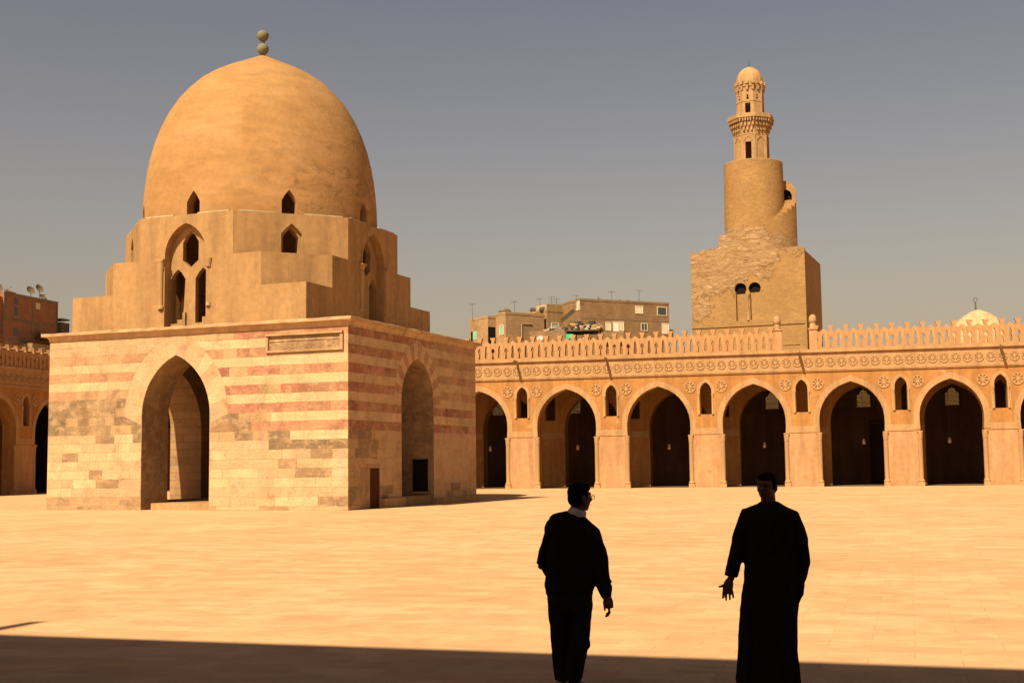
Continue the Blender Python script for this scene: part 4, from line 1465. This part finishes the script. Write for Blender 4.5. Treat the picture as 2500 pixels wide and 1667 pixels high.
def dish(x, y, z, r_, az, el, lab, mast=.5):
    ro = empty('satellite_dish', (x, y, z), az, lab, 'satellite dish', 'satellite dishes on the roofs')
    q = MB(); q.tube([(0, 0, 0), (0, 0, mast)], .04, 6); q.build('mast', M_metal, ro)
    q = MB(); q.T = Matrix.Translation((0, 0, mast + r_ * .5)) @ Matrix.Rotation(el, 4, 'X')
    pr_ = [(r_ * t, .28 * r_ * t * t - .28 * r_) for t in (.02, .25, .5, .75, 1.0)]
    q.lathe(pr_ + [(p[0], p[1] + .03) for p in reversed(pr_)], 24)
    q.T = None
    q.build('reflector', M_dish, ro, smooth=40)
    q = MB(); T = Matrix.Translation((0, 0, mast + r_ * .5)) @ Matrix.Rotation(el, 4, 'X'); q.T = T
    q.tube([(0, r_ * .8, -.05), (0, 0, r_ * .75)], .02, 5); q.tube([(0, 0, r_ * .7), (0, 0, r_ * .85)], .06, 8)
    q.build('feed_arm', M_metal, ro)
    return ro


dish(-43.3, 157.3, 20.6, .55, 2.6, rad(55), 'dark dish on the leftmost pale house, left one of the touching pair', .1)
dish(-42.7, 157.4, 20.6, .6, 3.4, rad(60), 'dark dish on the leftmost pale house, right one of the touching pair', .15)
dish(-40.3, 162.0, 21.3, .6, 2.7, rad(50), 'dish beside the cream rooftop wall on the rendered house', .1)
dish(-38.7, 160.4, 21.3, .5, 3.3, rad(50), 'smaller dish standing in front of the cream rooftop wall', .05)
for x, y, lab in [(-32.9, 168.2, 'small dish edge-on near the left end of the brown apartment roof'), (-30.6, 171.2, 'small dish beside a low pale block on the brown apartment roof'), (-29.6, 172.0, 'small dish over the centre of the brown apartment roof'), (-27.7, 175, 'rightmost small dish on the brown apartment roof')]:
    dish(x, y, 23.2, .32, 1.9, rad(70), lab, .35)

# red brick block at the left edge
rb = empty('brick_apartment_block', (-100, 134.8, 0), PI / 2, 'unfinished red brick apartment block with narrow windows behind the shaded arcade at the left edge', 'building')
q = MB(); q.box((0, 0, 0), (11, 9, 23.6)); q.build('wall', M_redbrick, rb)
q = MB()
for z in (17.6, 20.2, 23.3): q.box((0, -.05, z), (11.001, -.002, z + .35))
for x in (-.0, 5.6, 10.7): q.box((x, -.045, 0), (x + .3, -.0025, 23.3))
q.build('concrete_frame', M_concrete, rb)
for z in (15.9, 18.3, 20.8, 22.2): wpart(rb, 'y', 2.1, z, .62, 1.15 if z != 22.2 else .9, G_glass, frame=False)
wpart(rb, 'y', 6.4, 22.3, .7, .6, G_frame, slats=2)
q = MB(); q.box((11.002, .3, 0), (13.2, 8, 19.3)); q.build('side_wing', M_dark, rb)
q = MB(); q.box((11.002, -.6, 21.3), (12.8, 4, 21.5)); q.box((11.002, -.5, 19.31), (12.9, 5, 21.0)); q.box((6.2, -1.1, 18.35), (11, -.06, 18.5)); q.box((6.8, -.9, 17.62), (10.5, -.06, 17.75)); q.build('balcony', M_metal, rb)
q = MB(); q.box((6.7, -.6, 18.501), (8.4, -.5, 19.2)); q.build('balcony_sheet', M_cream, rb)
q = MB(); q.box((3.3, -1.8, 0), (9.6, -.051, 17.55)); q.build('annexe', M_render, rb)
for i, x in enumerate((4.45, 7.1)):
    q = MB(); q.box((x, -1.86, 15.5), (x + 1.3, -1.801, 17.1)); w_ = q.build('window', G_frame, rb)
    q = MB(); q.box((x + .12, -1.88, 15.6), (x + 1.2, -1.861, 16.5)); q.build('lower_pane', G_blue, w_)
    q = MB(); q.box((x + .12, -1.88, 16.501), (x + 1.2, -1.861, 17.0)); q.build('upper_pane', G_mint, w_)
q = MB(); q.box((-8, .2, 0), (-.001, 6, 23.0)); tag(q.build('neighbouring_block', M_redbrick), 'dark brick building cut by the left edge of the picture', 'building')
nb = bpy.data.objects['neighbouring_block']; nb.location = rb.location; nb.rotation_euler = rb.rotation_euler
dish(-100.8, 134.9, 23.6, .58, 1.3, rad(55), 'leftmost satellite dish, on the red brick block at the picture edge', .3)
dish(-101, 137.3, 23.5, .75, 1.5, rad(20), 'low flat-lying satellite dish on the red brick block', .15)
dish(-100.8, 141.2, 23.6, .58, 1.2, rad(60), 'raised satellite dish over the middle of the red brick block', .75)
dish(-100.8, 143.0, 23.6, .58, 1.3, rad(62), 'highest satellite dish at the right of the red brick block', 1.2)
dish(-100.9, 143.9, 23.6, .5, 1.3, rad(50), 'lower dish under the highest one on the red brick block', .25)

# ------------------------------------------------------------------ two men in the foreground shade
M_skin = flat('skin', (.10, .052, .03), .7)
M_hair = flat('dark_hair', (.006, .005, .004), .9, .03)
M_sweater = flat('black_sweater', (.012, .012, .013), .95, .05)
M_trouser = flat('dark_trousers', (.014, .014, .016), .95, .05)
M_robe = flat('dark_robe', (.013, .012, .011), .95, .05)
M_shirt = flat('pale_shirt', (.42, .44, .50), .8)
M_shoe = flat('shoe_leather', (.015, .012, .010), .5)


def remeshed(mb, name, mat, parent, voxel, smooth_it=4, folds=0.0):
    o = mb.build(name, mat, None)
    md = o.modifiers.new('r', 'REMESH'); md.mode = 'VOXEL'; md.voxel_size = voxel
    ms = o.modifiers.new('s', 'SMOOTH'); ms.iterations = smooth_it; ms.factor = .5
    bpy.context.view_layer.update()
    dg = bpy.context.evaluated_depsgraph_get()
    me = bpy.data.meshes.new_from_object(o.evaluated_get(dg))
    o.modifiers.clear(); o.data = me
    if len(me.materials) == 0: me.materials.append(mat)
    if folds:
        ns = [v.normal.copy() for v in me.vertices]
        for v, n_ in zip(me.vertices, ns):
            p = Vector((v.co.x * 13, v.co.y * 13, v.co.z * 7 + 3 * v.co.x))
            v.co += n_ * folds * (noise.noise(p) + .5 * noise.noise(p * 2.3))
        me.update()
    me.shade_smooth()
    o.name = name
    o.parent = parent
    return o


def finger(q, base, dirs, L, r):
    """dirs: list of unit-ish vectors, one per phalanx"""
    p = Vector(base); pts = [p.copy()]; rs = [r]
    for d, f in zip(dirs, (.45, .32, .23)):
        p = p + Vector(d).normalized() * L * f; pts.append(p.copy()); rs.append(rs[-1] * .9)
    q.tube(pts, rs, 8, up=(.3, 1, .2)); q.ball(tuple(pts[-1]), rs[-1], 8); q.ball(tuple(pts[1]), rs[1] * 1.04, 8); q.ball(tuple(pts[2]), rs[2] * 1.04, 8)


def head(q, c, s, rot):
    """head as one lump: skull, jaw, nose, lips, ears, brow; c = centre, s = height/0.23, rot = turn about z (0 looks at -y)"""
    T0 = q.T
    q.T = Matrix.Translation(c) @ Matrix.Rotation(rot, 4, 'Z') @ Matrix.Scale(s, 4)
    q.ball((0, .012, .025), (.076, .096, .092), 20)
    q.ball((0, -.02, -.035), (.060, .070, .075), 18)
    q.ball((0, -.052, -.085), (.030, .028, .025), 12)            # chin
    q.tube([(0, -.086, .02), (0, -.108, -.018), (0, -.098, -.028)], [.009, .014, .013], 8, up=(1, 0, 0))
    q.ball((0, -.084, -.052), (.024, .010, .008), 10)
    q.tube([(-.05, -.070, .032), (0, -.090, .034), (.05, -.070, .032)], [.009, .011, .009], 8)
    for sx in (-1, 1):
        q.ball((sx * .078, .015, -.005), (.010, .020, .032), 10)
        q.ball((sx * .036, -.068, -.022), (.022, .016, .018), 10)
        q.ball((sx * .030, -.080, .016), (.013, .009, .008), 10)   # eyelids
    q.T = T0


def hair(q, c, s, rot):
    T0 = q.T
    q.T = Matrix.Translation(c) @ Matrix.Rotation(rot, 4, 'Z') @ Matrix.Scale(s, 4)
    q.ball((0, .022, .045), (.080, .094, .082), 20)
    q.ball((0, .050, -.005), (.070, .062, .070), 18)
    q.ball((0, -.036, .078), (.062, .056, .036), 14)
    for sx in (-1, 1): q.ball((sx * .066, .0, .02), (.018, .035, .045), 10)
    q.T = T0


# --- man walking away, looking to the right
ma = empty('person', (-2.36, 10.62, 0), .215, 'man in dark sweater with white collar seen from behind, one hand on his hip', 'person')
HC = (.092, -.01, 1.590); HR = rad(124)
q = MB()
head(q, HC, 1.0, HR)
q.tube([(.075, .0, 1.52), (.05, .0, 1.44), (.03, .01, 1.38)], [(.06, .062), (.066, .066), (.09, .08)], 14)
q.tube([(.0, 0, .82), (.0, 0, 1.0), (.02, 0, 1.2), (.035, 0, 1.36), (.045, 0, 1.43)], [(.15, .11), (.16, .12), (.18, .125), (.15, .10), (.08, .07)], 18)
for sx, k in ((-.085, (-.085, .03, .46)), (.065, (.05, -.02, .46))):
    q.tube([(sx, 0, .88), k, (k[0] + (.01 if sx < 0 else -.04), k[1] + .02, .09)], [(.085, .09), (.06, .065), (.042, .045)], 12)
# left arm, bent, hand on hip
q.tube([(-.145, 0, 1.34), (-.225, .05, 1.07), (-.15, .14, .93)], [.05, .04, .03], 10)
q.ball((-.13, .155, .90), (.040, .024, .048), 12)
for i in range(4): finger(q, (-.15 + .018 * i, .155, .87), [(.1, -.1, -1), (.1, -.3, -1), (.1, -.5, -.8)], .072, .0088)
finger(q, (-.095, .155, .90), [(.6, 0, -.8), (.3, 0, -1), (.2, -.1, -1)], .05, .0095)
# right arm hanging, a little forward
q.tube([(.175, 0, 1.30), (.245, .0, 1.06), (.27, -.05, .93), (.303, -.10, .775)], [.052, .042, .036, .026], 10)
q.tube([(.303, -.10, .79), (.305, -.112, .745), (.308, -.125, .695)], [(.024, .028), (.024, .044), (.023, .042)], 12, up=(1, 0, 0))
for i, (yy, L) in enumerate(((-.158, .076), (-.137, .088), (-.114, .084), (-.094, .068))):
    finger(q, (.309, yy, .700), [(.2, -.05, -1), (-.5, -.1, -.8), (-1, -.1, -.35)], L, .0112)
finger(q, (.292, -.150, .742), [(-.4, -.3, -.85), (-.2, -.1, -1), (.1, 0, -1)], .064, .0115)
remeshed(q, 'body', M_skin, ma, .0055, 1)
q = MB(); hair(q, HC, 1.02, HR); remeshed(q, 'hair', M_hair, ma, .008, 2)
# sweater
q = MB()
q.tube([(-.01, 0, .79), (-.012, 0, .86), (0, 0, .98), (.015, 0, 1.15), (.03, 0, 1.30), (.035, .0, 1.40), (.05, .0, 1.465)], [(.185, .135), (.205, .15), (.20, .15), (.212, .15), (.205, .135), (.155, .11), (.078, .075)], 22)
q.tube([(-.04, 0, 1.40), (-.125, 0, 1.345), (-.205, .03, 1.12), (-.222, .05, 1.06), (-.18, .11, .98), (-.145, .145, .925)], [.06, .075, .063, .062, .05, .042], 14)
q.tube([(.10, 0, 1.38), (.175, .0, 1.28), (.232, .0, 1.14), (.245, 0, 1.02), (.262, -.03, .92), (.288, -.075, .82), (.303, -.098, .765)], [.06, .088, .076, .074, .070, .054, .036], 14)
q.ball((.29, -.07, .86), (.055, .05, .05), 10)
r = random.Random(3)
for zz, xx, w in ((1.02, -.245, .03), (.90, .325, .025), (1.09, -.25, .028), (.83, -.13, .03), (.84, .12, .028), (.96, .30, .02)):
    q.ball((xx if abs(xx) > .2 else xx * 1.3, 0, zz), (w, w * 1.6, w * .7), 10)
q.tube([(-.19, 0, .80), (.0, -.14, .79), (.17, 0, .80), (0, .14, .79), (-.19, 0, .80)], .018, 8)
q.ball((-.125, 0, 1.335), (.090, .09, .090), 14); q.ball((.160, 0, 1.29), (.088, .09, .090), 14); q.ball((.0, .0, 1.40), (.15, .11, .082), 16); q.ball((-.07, .0, 1.405), (.10, .10, .068), 16); q.ball((-.02, .02, 1.20), (.19, .14, .16), 16); q.ball((.0, 0, .87), (.205, .15, .075), 16)
remeshed(q, 'sweater', M_sweater, ma, .010, 6, .008)
q = MB(); q.tube([(.085, -.01, 1.500), (.068, -.005, 1.468), (.05, 0, 1.43)], [(.068, .070), (.078, .078), (.090, .088)], 20); q.T = None
remeshed(q, 'shirt_collar', M_shirt, ma, .007, 1)
q = MB()
q.tube([(-.012, 0, .86), (-.012, 0, .74), (-.012, 0, .66)], [(.175, .135), (.182, .14), (.165, .13)], 20)
q.tube([(-.095, 0, .80), (-.098, .02, .62), (-.092, .035, .42), (-.085, .05, .22), (-.075, .06, .10)], [(.098, .115), (.092, .105), (.080, .085), (.070, .075), (.072, .085)], 16)
q.tube([(.080, 0, .80), (.078, -.01, .62), (.066, -.03, .42), (.036, -.02, .22), (.005, .03, .10)], [(.100, .115), (.096, .11), (.082, .088), (.072, .08), (.070, .085)], 16)
q.ball((.155, .0, .70), (.03, .06, .07), 10); q.ball((.13, -.02, .40), (.03, .05, .05), 10); q.ball((-.15, 0, .30), (.02, .04, .05), 10)
remeshed(q, 'trousers', M_trouser, ma, .010, 5, .007)
for sx, sy, rr in ((-.075, .07, .25), (.01, .03, -.5)):
    q = MB(); q.T = Matrix.Translation((sx, sy, 0)) @ Matrix.Rotation(rr, 4, 'Z')
    q.tube([(0, -.07, .045), (0, .02, .048), (0, .12, .038), (0, .19, .026)], [(.036, .042), (.042, .044), (.046, .034), (.032, .022)], 12, up=(0, 0, 1))
    q.box((-.042, -.1, .0), (.042, .19, .018))
    q.T = None
    remeshed(q, 'shoe', M_shoe, ma, .009, 2)
q = MB()
q.T = Matrix.Translation(HC) @ Matrix.Rotation(HR, 4, 'Z')
for sx in (-1, 1):
    pts = [(sx * .033 + .024 * math.cos(a * PI / 6), -.108, .004 + .018 * math.sin(a * PI / 6)) for a in range(12)]
    q.tube(pts + [pts[0]], .0024, 5)
    q.tube([(sx * .058, -.106, .008), (sx * .082, -.03, .008), (sx * .084, .02, .0)], .0024, 5)
q.tube([(-.010, -.109, .006), (.010, -.109, .006)], .0024, 5)
q.build('glasses', M_metal, ma)

# --- man in a long robe facing the camera
SC = 1.07


def c3(x, y, z): return (x * SC, y * SC, 1.87 - (1.87 - z) * SC)


mb_ = empty('person', (-.72, 10.6, 0), .065, 'man in a long dark robe facing the viewer, fingers of one hand spread', 'person')
HC = c3(-.012, 0, 1.682); HR = rad(-22)
q = MB()
head(q, HC, .97, HR)
q.tube([c3(-.005, .01, 1.64), c3(-.003, .01, 1.56), c3(0, .01, 1.50)], [(.056, .058), (.060, .06), (.09, .07)], 14)
q.tube([c3(0, 0, .95), c3(0, 0, 1.15), c3(0, 0, 1.38), c3(0, 0, 1.50), c3(0, 0, 1.55)], [(.15, .11), (.14, .105), (.17, .11), (.14, .09), (.07, .06)], 18)
for sx in (-.085, .08):
    q.tube([c3(sx, 0, .98), c3(sx, .0, .58), c3(sx, .02, .19)], [(.085, .09), (.058, .062), (.040, .042)], 12)
q.tube([c3(-.17, 0, 1.46), c3(-.245, 0, 1.22), c3(-.295, -.03, 1.0)], [.05, .04, .027], 10)
# open hand, palm towards the viewer's left, fingers pointing down and apart
wr = Vector(c3(-.300, -.035, 1.005))
q.tube([tuple(wr), tuple(wr + Vector((-.012, -.008, -.035))), tuple(wr + Vector((-.020, -.014, -.080)))], [(.026, .018), (.040, .017), (.042, .015)], 12, up=(0, 1, 0))
pb = wr + Vector((-.021, -.015, -.082))
for dx, L, ang in ((-.030, .070, -.16), (-.010, .084, -.06), (.011, .080, .08), (.030, .066, .26)):
    finger(q, tuple(pb + Vector((dx, 0, 0))), [(ang, -.05, -1), (ang * .8, -.2, -1), (ang * .5, -.35, -1)], L, .0112)
finger(q, tuple(wr + Vector((-.030, -.015, -.040))), [(-1, -.3, -.45), (-.9, -.3, -.35), (-.9, -.2, -.15)], .062, .0122)
q.tube([c3(.18, 0, 1.44), c3(.235, .0, 1.22), c3(.20, -.02, 1.02), c3(.17, -.03, .98)], [.05, .042, .03, .028], 10)
q.ball(c3(.165, -.03, .95), (.035, .025, .045), 12)
for i in range(4): finger(q, c3(.185 - .014 * i, -.035, .925), [(0, -.1, -1), (-.1, -.3, -.9), (-.2, -.5, -.8)], .07, .0085)
finger(q, c3(.135, -.04, .95), [(-.3, -.3, -1), (0, -.3, -1), (0, 0, -1)], .055, .0095)
remeshed(q, 'body', M_skin, mb_, .0055, 1)
q = MB(); hair(q, (HC[0], HC[1], HC[2] + .0), .97, HR); remeshed(q, 'hair', M_hair, mb_, .008, 3)
q = MB()
q.tube([c3(-.048, .0, .235), c3(-.042, 0, .45), c3(-.030, 0, .70), c3(-.014, 0, .85), c3(-.003, 0, .98), c3(.0, 0, 1.15), c3(.0, 0, 1.36), c3(.0, 0, 1.47), c3(0, 0, 1.535), c3(-.002, 0, 1.575)],
       [(.250, .17), (.238, .165), (.230, .16), (.228, .155), (.21, .15), (.205, .145), (.215, .14), (.195, .12), (.125, .09), (.072, .068)], 28)
q.tube([c3(-.06, 0, 1.50), c3(-.155, 0, 1.475), c3(-.218, 0, 1.30), c3(-.262, -.01, 1.14), c3(-.292, -.03, 1.02)], [.055, .072, .066, .058, .054], 16)
q.tube([c3(.06, 0, 1.49), c3(.165, 0, 1.45), c3(.222, .0, 1.28), c3(.228, 0, 1.12), c3(.205, -.01, 1.005)], [.055, .075, .068, .064, .058], 16)
q.tube([c3(.185, 0, 1.02), c3(.17, 0, .90), c3(.15, 0, .84)], [.07, .075, .05], 12)
# hanging folds
for fx_, dz in ((-.17, 0), (-.08, .05), (.02, -.03), (.10, .04), (.155, 0)):
    q.tube([c3(fx_ * 1.15, -.12, .25), c3(fx_, -.115, .6), c3(fx_ * .9, -.105, .95 + dz)], [.022, .018, .008], 8)
q.tube([c3(0, -.085, 1.52), c3(0, -.128, 1.40), c3(0, -.142, 1.22)], [.012, .014, .010], 8)
q.ball(c3(-.142, 0, 1.456), .082, 14); q.ball(c3(.150, 0, 1.435), .086, 14); q.tube([c3(-.13, 0, 1.475), c3(0, 0, 1.52), c3(.14, 0, 1.455)], [(.07, .07), (.075, .08), (.074, .07)], 14); q.ball(c3(-.06, 0, 1.50), (.10, .08, .055), 14); q.ball(c3(.07, 0, 1.492), (.11, .08, .055), 14)
remeshed(q, 'robe', M_robe, mb_, .011, 8, .006)
for sx in (-.09, .08):
    q = MB(); q.T = Matrix.Translation((sx, 0, 0))
    q.tube([(0, .07, .045), (0, -.02, .048), (0, -.12, .038), (0, -.18, .026)], [(.036, .042), (.042, .044), (.046, .034), (.032, .022)], 12, up=(0, 0, 1))
    q.box((-.042, -.18, .0), (.042, .1, .018)); q.T = None
    remeshed(q, 'shoe', M_shoe, mb_, .009, 2)
